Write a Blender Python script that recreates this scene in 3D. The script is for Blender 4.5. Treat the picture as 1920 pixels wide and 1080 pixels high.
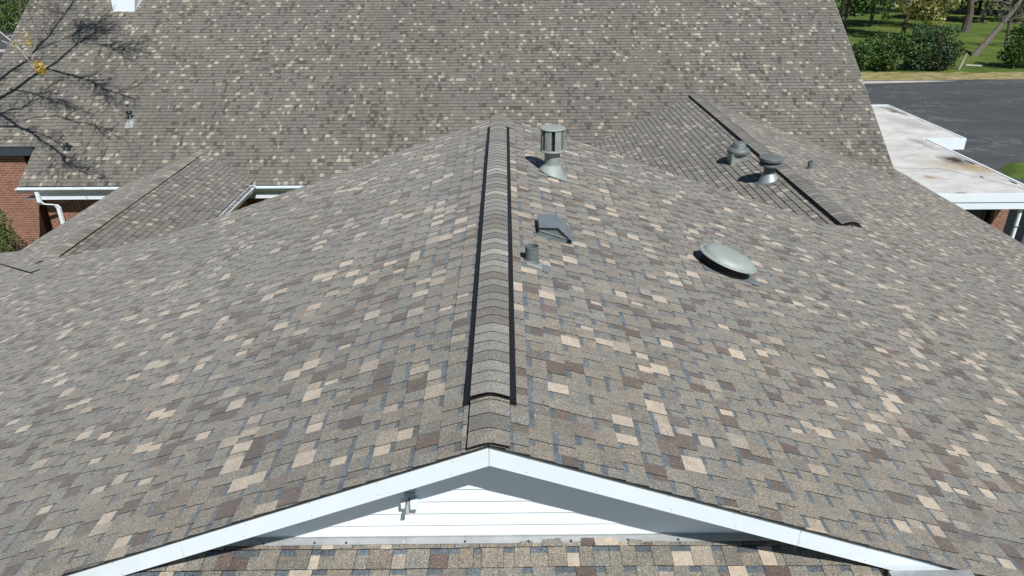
import bpy, math, random
from mathutils import Vector, Matrix

# ------------------------------------------------------------------ camera, light, exposure
sc = bpy.context.scene
COL = sc.collection
for o in list(bpy.data.objects):
    bpy.data.objects.remove(o, do_unlink=True)
PITCH, YAW, ROLL, FPX = 0.4481, 0.0078, -0.0043, 1362.7
Fv = Vector((math.sin(YAW)*math.cos(PITCH), math.cos(YAW)*math.cos(PITCH), -math.sin(PITCH)))
Rv = Vector((math.cos(YAW), -math.sin(YAW), 0))
Uv = Rv.cross(Fv)
R2 = Rv*math.cos(ROLL) + Uv*math.sin(ROLL)
U2 = -Rv*math.sin(ROLL) + Uv*math.cos(ROLL)
cd = bpy.data.cameras.new('camera')
cam = bpy.data.objects.new('camera', cd)
COL.objects.link(cam)
m3 = Matrix((R2, U2, -Fv)).transposed()
cam.matrix_world = Matrix.Translation((0.1065, 0, 2.5)) @ m3.to_4x4()
cd.sensor_width = 36.0
cd.lens = FPX/1920*36.0
cd.clip_start = 0.05
cd.clip_end = 5000
sc.camera = cam

SUN = Vector((0.38, -0.72, 1.0)).normalized()          # towards the sun
elev = math.asin(SUN.z)
world = bpy.data.worlds.new('World')
sc.world = world
world.use_nodes = True
wn = world.node_tree
bg = wn.nodes['Background']
sky = wn.nodes.new('ShaderNodeTexSky')
sky.sky_type = 'NISHITA'
sky.sun_disc = False
sky.sun_elevation = elev
sky.sun_rotation = math.atan2(SUN.x, SUN.y)
sky.dust_density = 0.1
sky.ozone_density = 2.5
wn.links.new(sky.outputs[0], bg.inputs[0])
bg.inputs[1].default_value = 0.05
sl = bpy.data.lights.new('sun', 'SUN')
sl.energy = 5.0
sl.angle = math.radians(0.5)
sl.color = (1.0, 0.975, 0.93)
so = bpy.data.objects.new('sun', sl)
COL.objects.link(so)
so.location = (20, -20, 40)
so.rotation_euler = SUN.to_track_quat('Z', 'Y').to_euler()
sc.view_settings.view_transform = 'Standard'
sc.view_settings.look = 'None'
sc.view_settings.exposure = 0.16
sc.view_settings.gamma = 1.0

# ------------------------------------------------------------------ helpers
def V(*a): return Vector(a)

class MB:
    """collects faces; material index and an optional colour per face"""
    def __init__(s):
        s.v = []; s.f = []; s.mi = []; s.c = []
    def face(s, pts, mi=0, c=(1, 1, 1)):
        b = len(s.v)
        s.v.extend([tuple(p) for p in pts])
        s.f.append(tuple(range(b, b+len(pts)))); s.mi.append(mi); s.c.append(c)
    def mesh(s, vs, fs, mi=0, c=(1, 1, 1)):
        b = len(s.v)
        s.v.extend([tuple(p) for p in vs])
        for f in fs:
            s.f.append(tuple(b+i for i in f)); s.mi.append(mi); s.c.append(c)
    def box(s, lo, hi, M=None, mi=0, c=(1, 1, 1)):
        x0, y0, z0 = lo; x1, y1, z1 = hi
        vs = [V(x, y, z) for z in (z0, z1) for x, y in ((x0, y0), (x1, y0), (x1, y1), (x0, y1))]
        if M is not None: vs = [M @ p for p in vs]
        s.mesh(vs, [(3, 2, 1, 0), (4, 5, 6, 7), (0, 1, 5, 4), (1, 2, 6, 5), (2, 3, 7, 6), (3, 0, 4, 7)], mi, c)
    def lathe(s, prof, n=28, M=None, mi=0, c=(1, 1, 1), a0=0, a1=2*math.pi):
        full = abs(a1-a0-2*math.pi) < 1e-6
        k = n if full else n+1
        vs = []
        for r, z in prof:
            for i in range(k):
                a = a0+(a1-a0)*i/n
                p = V(r*math.cos(a), r*math.sin(a), z)
                vs.append(M @ p if M is not None else p)
        fs = []
        for j in range(len(prof)-1):
            for i in range(n):
                i2 = (i+1) % k
                fs.append((j*k+i, j*k+i2, (j+1)*k+i2, (j+1)*k+i))
        s.mesh(vs, fs, mi, c)
    def tube(s, pts, rads, n=6, mi=0, c=(1, 1, 1), caps=True):
        pts = [Vector(p) for p in pts]
        rings = []
        for i, p in enumerate(pts):
            d = (pts[min(i+1, len(pts)-1)]-pts[max(i-1, 0)])
            d = d.normalized() if d.length > 1e-9 else V(0, 0, 1)
            u = d.orthogonal().normalized() if i == 0 else (u0-d*u0.dot(d)).normalized()
            u0 = u
            w = d.cross(u)
            rings.append([p+(u*math.cos(2*math.pi*k/n)+w*math.sin(2*math.pi*k/n))*rads[i] for k in range(n)])
        vs = [p for r in rings for p in r]
        fs = []
        for j in range(len(pts)-1):
            for i in range(n):
                fs.append((j*n+i, j*n+(i+1) % n, (j+1)*n+(i+1) % n, (j+1)*n+i))
        if caps:
            fs.append(tuple(range(n))[::-1]); fs.append(tuple((len(pts)-1)*n+i for i in range(n)))
        s.mesh(vs, fs, mi, c)
    def build(s, name, mats, parent=None, smooth=False, loc=None):
        me = bpy.data.meshes.new(name)
        vs = s.v
        if loc is not None:
            vs = [(x-loc[0], y-loc[1], z-loc[2]) for x, y, z in vs]
        me.from_pydata(vs, [], s.f)
        if not isinstance(mats, (list, tuple)): mats = [mats]
        for m in mats: me.materials.append(m)
        me.polygons.foreach_set('material_index', s.mi)
        at = me.attributes.new('col', 'FLOAT_COLOR', 'FACE')
        flat = []
        for c in s.c: flat.extend((c[0], c[1], c[2], 1.0))
        at.data.foreach_set('color', flat)
        if smooth:
            me.polygons.foreach_set('use_smooth', [True]*len(s.f))
        me.update()
        o = bpy.data.objects.new(name, me)
        COL.objects.link(o)
        if loc is not None and parent is None: o.location = loc
        if parent is not None: o.parent = parent
        return o

def weld_smooth(o, angle=35):
    import bmesh
    bm = bmesh.new(); bm.from_mesh(o.data)
    bmesh.ops.remove_doubles(bm, verts=bm.verts, dist=1e-5)
    for f in bm.faces: f.smooth = True
    for e in bm.edges:
        if len(e.link_faces) == 2 and e.calc_face_angle(0) > math.radians(angle): e.smooth = False
        elif len(e.link_faces) != 2: e.smooth = False
    bm.to_mesh(o.data); bm.free()

def thing(name, label, cat, group=None):
    """an Empty; the parts' vertices are in world space, so it stays at the origin until set_base() moves it"""
    o = bpy.data.objects.new(name, None)
    o.empty_display_size = 0.3
    COL.objects.link(o)
    tag(o, label, cat, group)
    return o

def set_base(root, loc):
    loc = Vector(loc)
    root.location = loc
    def walk(o):
        for ch in o.children:
            if o is root:
                if ch.type == 'MESH': pass
            walk(ch)
    for ch in root.children:
        if ch.type == 'MESH':
            ch.location = ch.location - loc

def tag(o, label, cat, group=None):
    o['label'] = label; o['category'] = cat
    if group: o['group'] = group

def kind(o, k='structure'):
    o['kind'] = k
    return o

def newmat(name):
    m = bpy.data.materials.new(name); m.use_nodes = True
    nt = m.node_tree
    return m, nt, nt.nodes['Principled BSDF']

def N(nt, t, **kw):
    n = nt.nodes.new(t)
    for k, v in kw.items():
        if k in n.inputs: n.inputs[k].default_value = v
        else: setattr(n, k, v)
    return n

def ramp(nt, stops, fac=None):
    r = nt.nodes.new('ShaderNodeValToRGB')
    e = r.color_ramp.elements
    e[0].position, e[0].color = stops[0][0], (*stops[0][1], 1)
    e[1].position, e[1].color = stops[-1][0], (*stops[-1][1], 1)
    for p, c in stops[1:-1]:
        x = e.new(p); x.color = (*c, 1)
    if fac is not None: nt.links.new(fac, r.inputs[0])
    return r

def mix(nt, a, b, fac, mode='MIX'):
    n = nt.nodes.new('ShaderNodeMix'); n.data_type = 'RGBA'; n.blend_type = mode
    for sock, val in ((n.inputs[0], fac), (n.inputs[6], a), (n.inputs[7], b)):
        if isinstance(val, bpy.types.NodeSocket): nt.links.new(val, sock)
        elif isinstance(val, (int, float)): sock.default_value = val
        else: sock.default_value = (*val, 1)
    return n.outputs[2]

def noise(nt, scale, detail=3, rough=0.5, vec=None, dist=0.0):
    n = N(nt, 'ShaderNodeTexNoise', Scale=scale, Detail=detail, Roughness=rough, Distortion=dist)
    if vec is not None: nt.links.new(vec, n.inputs['Vector'])
    return n.outputs['Fac']

def coords(nt, scale=None):
    g = nt.nodes.new('ShaderNodeNewGeometry')
    if scale is None: return g.outputs['Position']
    mp = nt.nodes.new('ShaderNodeMapping'); mp.inputs['Scale'].default_value = scale
    nt.links.new(g.outputs['Position'], mp.inputs['Vector'])
    return mp.outputs['Vector']

def plain(name, col, rough=0.5, metal=0.0, var=0.12, vscale=6.0, spec=0.5, grime=None, bump=0.0):
    m, nt, b = newmat(name)
    p = coords(nt)
    n1 = noise(nt, vscale, 5, 0.6, p)
    c = ramp(nt, [(0.3, tuple(x*(1-var) for x in col)), (0.7, tuple(min(1, x*(1+var)) for x in col))], n1)
    out = c.outputs[0]
    if grime:
        g = ramp(nt, [(0.52, (0, 0, 0)), (0.72, (1, 1, 1))], noise(nt, vscale*0.6, 6, 0.7, p, 0.6))
        out = mix(nt, out, grime, g.outputs[0])
    nt.links.new(out, b.inputs['Base Color'])
    rr = ramp(nt, [(0.3, (max(0, rough-0.08),)*3), (0.7, (min(1, rough+0.08),)*3)], noise(nt, vscale*3, 3, 0.5, p))
    nt.links.new(rr.outputs[0], b.inputs['Roughness'])
    b.inputs['Metallic'].default_value = metal
    b.inputs['Specular IOR Level'].default_value = spec
    if bump:
        bp = N(nt, 'ShaderNodeBump', Strength=bump, Distance=0.01)
        nt.links.new(noise(nt, vscale*5, 4, 0.6, p), bp.inputs['Height'])
        nt.links.new(bp.outputs[0], b.inputs['Normal'])
    return m

# ------------------------------------------------------------------ materials
def shingle_mat(name, tint=(1, 1, 1), grain=1.0):
    m, nt, b = newmat(name)
    a = nt.nodes.new('ShaderNodeAttribute'); a.attribute_name = 'col'
    p = coords(nt)
    g1 = ramp(nt, [(0.30, (0.35,)*3), (0.5, (1.0,)*3), (0.70, (1.9,)*3)], noise(nt, 150, 2, 0.6, p))
    g2 = ramp(nt, [(0.34, (0.66,)*3), (0.66, (1.34,)*3)], noise(nt, 75, 4, 0.75, p))
    g3 = ramp(nt, [(0.30, (0.89, 0.92, 0.94)), (0.70, (1.08, 1.06, 1.02))], noise(nt, 0.6, 5, 0.65, p))
    g4 = ramp(nt, [(0.30, (0.80, 0.82, 0.86)), (0.70, (1.20, 1.17, 1.12))], noise(nt, 13, 6, 0.7, p))
    c = mix(nt, a.outputs['Color'], tint, 1.0, 'MULTIPLY')
    bw = nt.nodes.new('ShaderNodeRGBToBW'); nt.links.new(a.outputs['Color'], bw.inputs[0])
    mr = nt.nodes.new('ShaderNodeMapRange')
    mr.inputs['From Min'].default_value = 0.15; mr.inputs['From Max'].default_value = 0.38
    mr.inputs['To Min'].default_value = 0.95*grain; mr.inputs['To Max'].default_value = 0.30*grain
    nt.links.new(bw.outputs[0], mr.inputs['Value'])
    c = mix(nt, c, g1.outputs[0], mr.outputs[0], 'MULTIPLY')
    c = mix(nt, c, g2.outputs[0], mr.outputs[0], 'MULTIPLY')
    stn = ramp(nt, [(0.45, (1.0, 1.0, 1.0)), (0.75, (0.80, 0.79, 0.77))], noise(nt, 0.35, 7, 0.7, p, 1.0))
    c = mix(nt, c, stn.outputs[0], 1.0, 'MULTIPLY')
    c = mix(nt, c, g3.outputs[0], 1.0, 'MULTIPLY')
    c = mix(nt, c, g4.outputs[0], 1.0, 'MULTIPLY')
    nt.links.new(c, b.inputs['Base Color'])
    b.inputs['Roughness'].default_value = 0.92
    b.inputs['Specular IOR Level'].default_value = 0.25
    b.inputs['Sheen Weight'].default_value = 0.25
    b.inputs['Sheen Roughness'].default_value = 0.6
    bp = N(nt, 'ShaderNodeBump', Strength=0.35, Distance=0.003)
    nt.links.new(noise(nt, 180, 2, 0.6, p), bp.inputs['Height'])
    nt.links.new(bp.outputs[0], b.inputs['Normal'])
    return m

M_SH = shingle_mat('asphalt_shingle')
M_SHB = shingle_mat('asphalt_shingle_hall', (0.80, 0.81, 0.81), 0.7)
M_EDGE = plain('shingle_cut_edge', (0.022, 0.021, 0.020), 0.9, spec=0.2)
M_DECK = plain('roof_deck_edge', (0.022, 0.022, 0.024), 0.9)
M_BLACK = plain('black_plastic', (0.009, 0.009, 0.011), 0.45, var=0.3, vscale=20)
M_WHITE = plain('white_painted_metal', (0.74, 0.82, 0.88), 0.38, var=0.03, vscale=1.5, grime=(0.68, 0.745, 0.79))
M_SIDING = plain('white_siding', (0.74, 0.80, 0.86), 0.45, var=0.02, vscale=2.0)
M_FLASH = plain('weathered_flashing', (0.36, 0.38, 0.39), 0.5, metal=0.3, var=0.14, vscale=9, grime=(0.27, 0.28, 0.28))
M_GALV = plain('painted_grey_green_metal', (0.27, 0.305, 0.285), 0.5, metal=0.15, var=0.16, vscale=12, grime=(0.19, 0.21, 0.20))
M_DISH = plain('pale_weathered_metal', (0.29, 0.33, 0.31), 0.55, metal=0.05, var=0.10, vscale=5, grime=(0.26, 0.30, 0.29))
M_GREY = plain('slate_grey_metal', (0.125, 0.148, 0.152), 0.58, metal=0.05, var=0.12, vscale=14, grime=(0.08, 0.095, 0.10))
M_HOOD = plain('blue_grey_metal', (0.17, 0.20, 0.225), 0.5, metal=0.15, var=0.08, vscale=12, grime=(0.13, 0.15, 0.165))
M_ZINC = plain('bright_zinc', (0.34, 0.38, 0.39), 0.45, metal=0.4, var=0.12, vscale=15)
M_DARK = plain('dark_inside', (0.012, 0.013, 0.016), 0.8, var=0.2)
M_GLUE = plain('blue_grey_sealant', (0.15, 0.175, 0.19), 0.7, var=0.15, vscale=40)
M_DFAS = plain('dark_fascia_metal', (0.045, 0.065, 0.085), 0.4, metal=0.2, var=0.08)
M_RUST = plain('rusty_steel', (0.06, 0.028, 0.022), 0.8, var=0.3, vscale=80)
M_SCREW = plain('bright_screw_cap', (0.7, 0.72, 0.74), 0.35, metal=0.4)
M_BARK = plain('grey_bark', (0.16, 0.145, 0.125), 0.95, var=0.3, vscale=9, bump=0.5)
M_BARKD = plain('dark_bark', (0.10, 0.085, 0.07), 0.95, var=0.35, vscale=5, bump=0.5)
M_TWIG = plain('pale_twig_bark', (0.42, 0.40, 0.38), 0.8, var=0.2, vscale=9)
M_CONC = plain('pale_concrete', (0.42, 0.40, 0.37), 0.9, var=0.15, vscale=1.2, grime=(0.3, 0.29, 0.27))
M_STUB = None
M_BLUE = plain('blue_cover', (0.03, 0.13, 0.38), 0.5, var=0.15)
M_GLASS = plain('dark_window_glass', (0.010, 0.014, 0.020), 0.08, var=0.3, vscale=1.0, spec=0.6)

def leaf_mat(name, rough=0.6, trans=0.25):
    m, nt, b = newmat(name)
    a = nt.nodes.new('ShaderNodeAttribute'); a.attribute_name = 'col'
    nt.links.new(a.outputs['Color'], b.inputs['Base Color'])
    b.inputs['Roughness'].default_value = rough
    b.inputs['Specular IOR Level'].default_value = 0.35
    tr = nt.nodes.new('ShaderNodeBsdfTranslucent')
    nt.links.new(a.outputs['Color'], tr.inputs[0])
    ms = nt.nodes.new('ShaderNodeMixShader'); ms.inputs[0].default_value = trans
    out = nt.nodes['Material Output']
    nt.links.new(b.outputs[0], ms.inputs[1]); nt.links.new(tr.outputs[0], ms.inputs[2])
    nt.links.new(ms.outputs[0], out.inputs[0])
    return m
M_LEAF = leaf_mat('foliage')

def brick_mat():
    m, nt, b = newmat('red_brick')
    g = nt.nodes.new('ShaderNodeNewGeometry')
    sx = nt.nodes.new('ShaderNodeSeparateXYZ'); nt.links.new(g.outputs['Position'], sx.inputs[0])
    ad = N(nt, 'ShaderNodeMath', operation='ADD')
    nt.links.new(sx.outputs[0], ad.inputs[0]); nt.links.new(sx.outputs[1], ad.inputs[1])
    cx = nt.nodes.new('ShaderNodeCombineXYZ')
    nt.links.new(ad.outputs[0], cx.inputs[0]); nt.links.new(sx.outputs[2], cx.inputs[1])
    br = nt.nodes.new('ShaderNodeTexBrick')
    nt.links.new(cx.outputs[0], br.inputs['Vector'])
    br.inputs['Scale'].default_value = 1.0
    br.inputs['Brick Width'].default_value = 0.20
    br.inputs['Row Height'].default_value = 0.075
    br.inputs['Mortar Size'].default_value = 0.008
    br.inputs['Color1'].default_value = (0.245, 0.108, 0.072, 1)
    br.inputs['Color2'].default_value = (0.14, 0.060, 0.042, 1)
    br.inputs['Mortar'].default_value = (0.34, 0.24, 0.18, 1)
    br.inputs['Bias'].default_value = -0.25
    c = ramp(nt, [(0.3, (0.8,)*3), (0.7, (1.25,)*3)], noise(nt, 14, 5, 0.7, g.outputs['Position']))
    out = mix(nt, br.outputs['Color'], c.outputs[0], 1.0, 'MULTIPLY')
    nt.links.new(out, b.inputs['Base Color'])
    b.inputs['Roughness'].default_value = 0.9
    bp = N(nt, 'ShaderNodeBump', Strength=0.5, Distance=0.006); bp.invert = True
    nt.links.new(br.outputs['Fac'], bp.inputs['Height']); nt.links.new(bp.outputs[0], b.inputs['Normal'])
    return m
M_BRICK = brick_mat()

def membrane_mat():
    m, nt, b = newmat('white_roof_membrane')
    p = coords(nt)
    base = ramp(nt, [(0.3, (0.42, 0.425, 0.41)), (0.55, (0.56, 0.565, 0.545)), (0.75, (0.66, 0.665, 0.645))], noise(nt, 0.9, 7, 0.65, p, 0.5))
    out = base.outputs[0]
    st = ramp(nt, [(0.48, (0, 0, 0)), (0.7, (0.8, 0.8, 0.8))], noise(nt, 0.55, 6, 0.7, coords(nt, (1.0, 2.2, 1)), 1.2))
    out = mix(nt, out, (0.36, 0.355, 0.34), st.outputs[0])
    def spot(out, x, y, rx, ry, col, soft=0.6, amt=1.0, rot=0.0):
        mp = nt.nodes.new('ShaderNodeMapping'); mp.vector_type = 'TEXTURE'
        mp.inputs['Location'].default_value = (x, y, 0); mp.inputs['Scale'].default_value = (rx, ry, 1e3)
        mp.inputs['Rotation'].default_value = (0, 0, rot)
        nz = N(nt, 'ShaderNodeTexNoise', Scale=2.5, Detail=4); nt.links.new(p, nz.inputs['Vector'])
        vm = N(nt, 'ShaderNodeVectorMath', operation='SCALE'); vm.inputs['Scale'].default_value = 0.8
        nt.links.new(nz.outputs['Color'], vm.inputs[0])
        va = N(nt, 'ShaderNodeVectorMath', operation='ADD'); nt.links.new(p, va.inputs[0]); nt.links.new(vm.outputs[0], va.inputs[1])
        vs = N(nt, 'ShaderNodeVectorMath', operation='SUBTRACT'); nt.links.new(va.outputs[0], vs.inputs[0]); vs.inputs[1].default_value = (0.4, 0.4, 0.4)
        nt.links.new(vs.outputs[0], mp.inputs['Vector'])
        ln = N(nt, 'ShaderNodeVectorMath', operation='LENGTH'); nt.links.new(mp.outputs[0], ln.inputs[0])
        r = ramp(nt, [(1-soft, (amt,)*3), (1.0, (0, 0, 0))], ln.outputs['Value'])
        return mix(nt, out, col, r.outputs[0])
    out = spot(out, 16.0, 24.0, 1.9, 0.9, (0.33, 0.24, 0.13), 0.98, 1.0, -0.5)
    out = spot(out, 15.95, 24.9, 0.62, 0.85, (0.040, 0.022, 0.014), 0.85, 1.0, 0.1)
    out = spot(out, 14.0, 22.9, 0.5, 0.3, (0.30, 0.19, 0.09), 0.95, 0.95, 0.0)
    out = spot(out, 17.7, 33.0, 0.28, 1.3, (0.05, 0.045, 0.045), 0.8, 0.85, 0.05)
    out = spot(out, 17.2, 30.6, 0.7, 1.9, (0.33, 0.33, 0.32), 0.95, 0.8, 0.2)
    out = spot(out, 16.0, 27.2, 0.35, 1.2, (0.16, 0.15, 0.14), 0.9, 0.7, 0.1)
    nt.links.new(out, b.inputs['Base Color'])
    b.inputs['Roughness'].default_value = 0.7
    return m
M_MEMB = membrane_mat()

def asphalt_mat():
    m, nt, b = newmat('sealed_asphalt')
    p = coords(nt)
    ps = coords(nt, (0.35, 1.0, 1.0))
    base = ramp(nt, [(0.3, (0.042, 0.046, 0.051)), (0.6, (0.058, 0.063, 0.069)), (0.8, (0.085, 0.090, 0.096))], noise(nt, 0.6, 7, 0.7, ps, 0.8))
    out = base.outputs[0]
    # worn streaks and crack lines
    w = ramp(nt, [(0.50, (0, 0, 0)), (0.72, (0.5, 0.5, 0.5))], noise(nt, 0.30, 9, 0.76, coords(nt, (0.22, 1.1, 1.0)), 2.0))
    out = mix(nt, out, (0.12, 0.125, 0.13), w.outputs[0])
    vo = nt.nodes.new('ShaderNodeTexVoronoi'); vo.feature = 'DISTANCE_TO_EDGE'; vo.inputs['Scale'].default_value = 0.28
    nz = N(nt, 'ShaderNodeTexNoise', Scale=0.5, Detail=5); nt.links.new(p, nz.inputs['Vector'])
    sc2 = N(nt, 'ShaderNodeVectorMath', operation='SCALE'); sc2.inputs['Scale'].default_value = 3.5; nt.links.new(nz.outputs['Color'], sc2.inputs[0])
    va = N(nt, 'ShaderNodeVectorMath', operation='ADD'); nt.links.new(ps, va.inputs[0]); nt.links.new(sc2.outputs[0], va.inputs[1])
    nt.links.new(va.outputs[0], vo.inputs['Vector'])
    cr = ramp(nt, [(0.0, (0.5,)*3), (0.025, (0, 0, 0))], vo.outputs['Distance'])
    out = mix(nt, out, (0.15, 0.155, 0.16), cr.outputs[0])
    nt.links.new(out, b.inputs['Base Color'])
    b.inputs['Roughness'].default_value = 0.8
    return m
M_ASPH = asphalt_mat()

def ground_mat(name, c1, c2, c3, s=0.25):
    m, nt, b = newmat(name)
    p = coords(nt)
    r = ramp(nt, [(0.32, c1), (0.5, c2), (0.7, c3)], noise(nt, s, 8, 0.65, p, 0.4))
    f = ramp(nt, [(0.3, (0.65,)*3), (0.7, (1.35,)*3)], noise(nt, 5.0, 5, 0.75, p))
    nt.links.new(mix(nt, r.outputs[0], f.outputs[0], 1.0, 'MULTIPLY'), b.inputs['Base Color'])
    b.inputs['Roughness'].default_value = 0.9
    b.inputs['Specular IOR Level'].default_value = 0.2
    return m
M_LAWN = ground_mat('lawn_grass', (0.048, 0.078, 0.016), (0.075, 0.120, 0.022), (0.13, 0.150, 0.035))
M_STRAW = ground_mat('dry_verge_grass', (0.11, 0.12, 0.035), (0.25, 0.215, 0.10), (0.35, 0.29, 0.16), 0.9)

# ------------------------------------------------------------------ shingle roofs
def clip_poly(sub, clip):
    """Sutherland-Hodgman, clip is a convex CCW polygon"""
    out = sub
    n = len(clip)
    for i in range(n):
        ax, ay = clip[i]; bx, by = clip[(i+1) % n]
        ex, ey = bx-ax, by-ay
        inp = out; out = []
        if not inp: return []
        px, py = inp[-1]; pd = ex*(py-ay)-ey*(px-ax)
        for qx, qy in inp:
            qd = ex*(qy-ay)-ey*(qx-ax)
            if (qd >= 0) != (pd >= 0):
                t = pd/(pd-qd)
                out.append((px+(qx-px)*t, py+(qy-py)*t))
            if qd >= 0: out.append((qx, qy))
            px, py, pd = qx, qy, qd
    return out

EXP = 0.143
def mulc(c, k): return (c[0]*k, c[1]*k, c[2]*k)
def lerpc(a, b, t): return tuple(a[i]*(1-t)+b[i]*t for i in range(3))
BASES = [(0.184, 0.165, 0.136), (0.198, 0.177, 0.144), (0.174, 0.159, 0.135), (0.163, 0.156, 0.138),
         (0.190, 0.165, 0.134), (0.180, 0.165, 0.140), (0.156, 0.143, 0.123), (0.170, 0.164, 0.145)]
CREAM = (0.42, 0.355, 0.285)
BROWN = (0.100, 0.075, 0.062)
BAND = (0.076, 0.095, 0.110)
HALL = ([(0.176, 0.163, 0.144), (0.184, 0.170, 0.148), (0.166, 0.156, 0.141), (0.171, 0.157, 0.137)], (0.40, 0.36, 0.29), (0.098, 0.082, 0.072))
def wav(a, s):
    return 0.0045*math.sin(1.1*a+0.6*s)+0.0035*math.sin(0.8*s-2.3*a+1.0)+0.0025*math.sin(3.1*a+2.2*s)

def shingles(name, origin, adir, sdir, polys, seed, mat, parent, s_max, s_min=0.0, butt=0.0075, tooth=0.0034, p_cream=0.11, p_brown=0.105, bands=True, deck=0.05, pal=None):
    """polys: convex CCW polygons in (a, s); a runs along the eave, s up the slope, courses start at s=0"""
    o3 = Vector(origin); A = Vector(adir).normalized(); S = Vector(sdir).normalized()
    NN = A.cross(S)
    if NN.z < 0: NN = -NN
    bases, cream, brown = pal or (BASES, CREAM, BROWN)
    P = lambda a, s, h: o3+A*a+S*s+NN*(h+wav(a, s))
    mb = MB()
    amin = min(p[0] for q in polys for p in q); amax = max(p[0] for q in polys for p in q)
    k0 = int(math.floor(s_min/EXP)); k1 = int(math.ceil(s_max/EXP))
    for k in range(k0, k1+1):
        rnd = random.Random(seed*7919+k*104729)
        s0 = k*EXP; s1 = s0+EXP
        if not any(min(p[1] for p in q) < s1 and max(p[1] for p in q) > s0 for q in polys): continue
        a = -40.0 - rnd.random()*0.4      # the same cells whichever piece of the plane is being laid
        isT = rnd.random() < 0.5
        shing = a + 1.0
        last = None
        wob = 0.0
        while a < amax:
            w = rnd.uniform(0.085, 0.155) if isT else rnd.uniform(0.05, 0.125)
            r = rnd.random(); r2 = rnd.random(); r3 = rnd.random(); r4 = rnd.random(); r5 = rnd.random()
            a1 = a+w
            newsh = a1 > shing
            if newsh: shing = a1+1.0; wob = (r5-0.5)*0.004
            if a1 > amin:
                base = bases[int(r2*len(bases)) % len(bases)]
                kk = 0.90+0.2*r3
                col = mulc(base, kk)
                drift = 0.5+0.5*math.sin(2*math.pi*(a/1.7+k*0.21)+1.3*math.sin(k*0.37+a*0.5))
                drift = 0.5+1.0*drift
                pc, pb = p_cream*drift, p_brown*(0.5+(2.0-drift)*0.5+0.3)
                if r < pc: col = lerpc(cream, base, 0.0 if r4 < 0.6 else 0.25+0.45*r3); col = mulc(col, 0.92+0.12*r3)
                elif r < pc+pb: col = lerpc(brown, base, 0.0 if r4 < 0.5 else 0.5*r3); col = mulc(col, 0.85+0.3*r3)
                hT = tooth if isT else 0.0
                bt = butt+hT+wob
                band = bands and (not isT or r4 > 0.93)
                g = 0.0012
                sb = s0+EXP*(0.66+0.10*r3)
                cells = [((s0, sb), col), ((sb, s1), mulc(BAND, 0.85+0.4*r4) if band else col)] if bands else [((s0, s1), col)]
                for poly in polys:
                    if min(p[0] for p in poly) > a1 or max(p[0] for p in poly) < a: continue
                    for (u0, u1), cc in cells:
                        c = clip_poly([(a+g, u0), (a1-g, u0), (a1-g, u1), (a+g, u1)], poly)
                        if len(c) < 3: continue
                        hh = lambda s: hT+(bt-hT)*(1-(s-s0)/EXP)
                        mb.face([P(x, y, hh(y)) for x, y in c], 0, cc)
                        if u0 == s0:
                            lo = [x for x, y in c if abs(y-s0) < 1e-7]
                            if len(lo) >= 2:
                                x0, x1 = min(lo), max(lo)
                                mb.face([P(x0, s0, -0.006), P(x1, s0, -0.006), P(x1, s0, bt), P(x0, s0, bt)], 1)
                    if isT:
                        for xe, sg in ((a+g, 1), (a1-g, -1)):
                            c = clip_poly([(xe-1e-4, s0), (xe+1e-4, s0), (xe+1e-4, s1), (xe-1e-4, s1)], poly)
                            if len(c) < 3: continue
                            ya, yb = min(y for _, y in c), max(y for _, y in c)
                            hh = lambda s: hT+(bt-hT)*(1-(s-s0)/EXP)
                            mb.face([P(xe, ya, -0.006), P(xe, yb, -0.006), P(xe, yb, hh(yb)), P(xe, ya, hh(ya))], 1)
                    elif newsh:
                        pass
            a = a1; isT = not isT if r5 > 0.12 else isT
    # dark underlay that shows in the gaps, and the deck below
    for poly in polys:
        mb.face([o3+A*x+S*y-NN*0.012 for x, y in poly], 1)
        mb.face([o3+A*x+S*y-NN*deck for x, y in poly][::-1], 2)
        n = len(poly)
        for i in range(n):
            (x0, y0), (x1, y1) = poly[i], poly[(i+1) % n]
            mb.face([o3+A*p+S*q-NN*h for p, q, h in ((x0, y0, deck), (x1, y1, deck), (x1, y1, 0.002), (x0, y0, 0.002))], 2)
    return mb.build(name, [mat, M_EDGE, M_DECK], parent)

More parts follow.
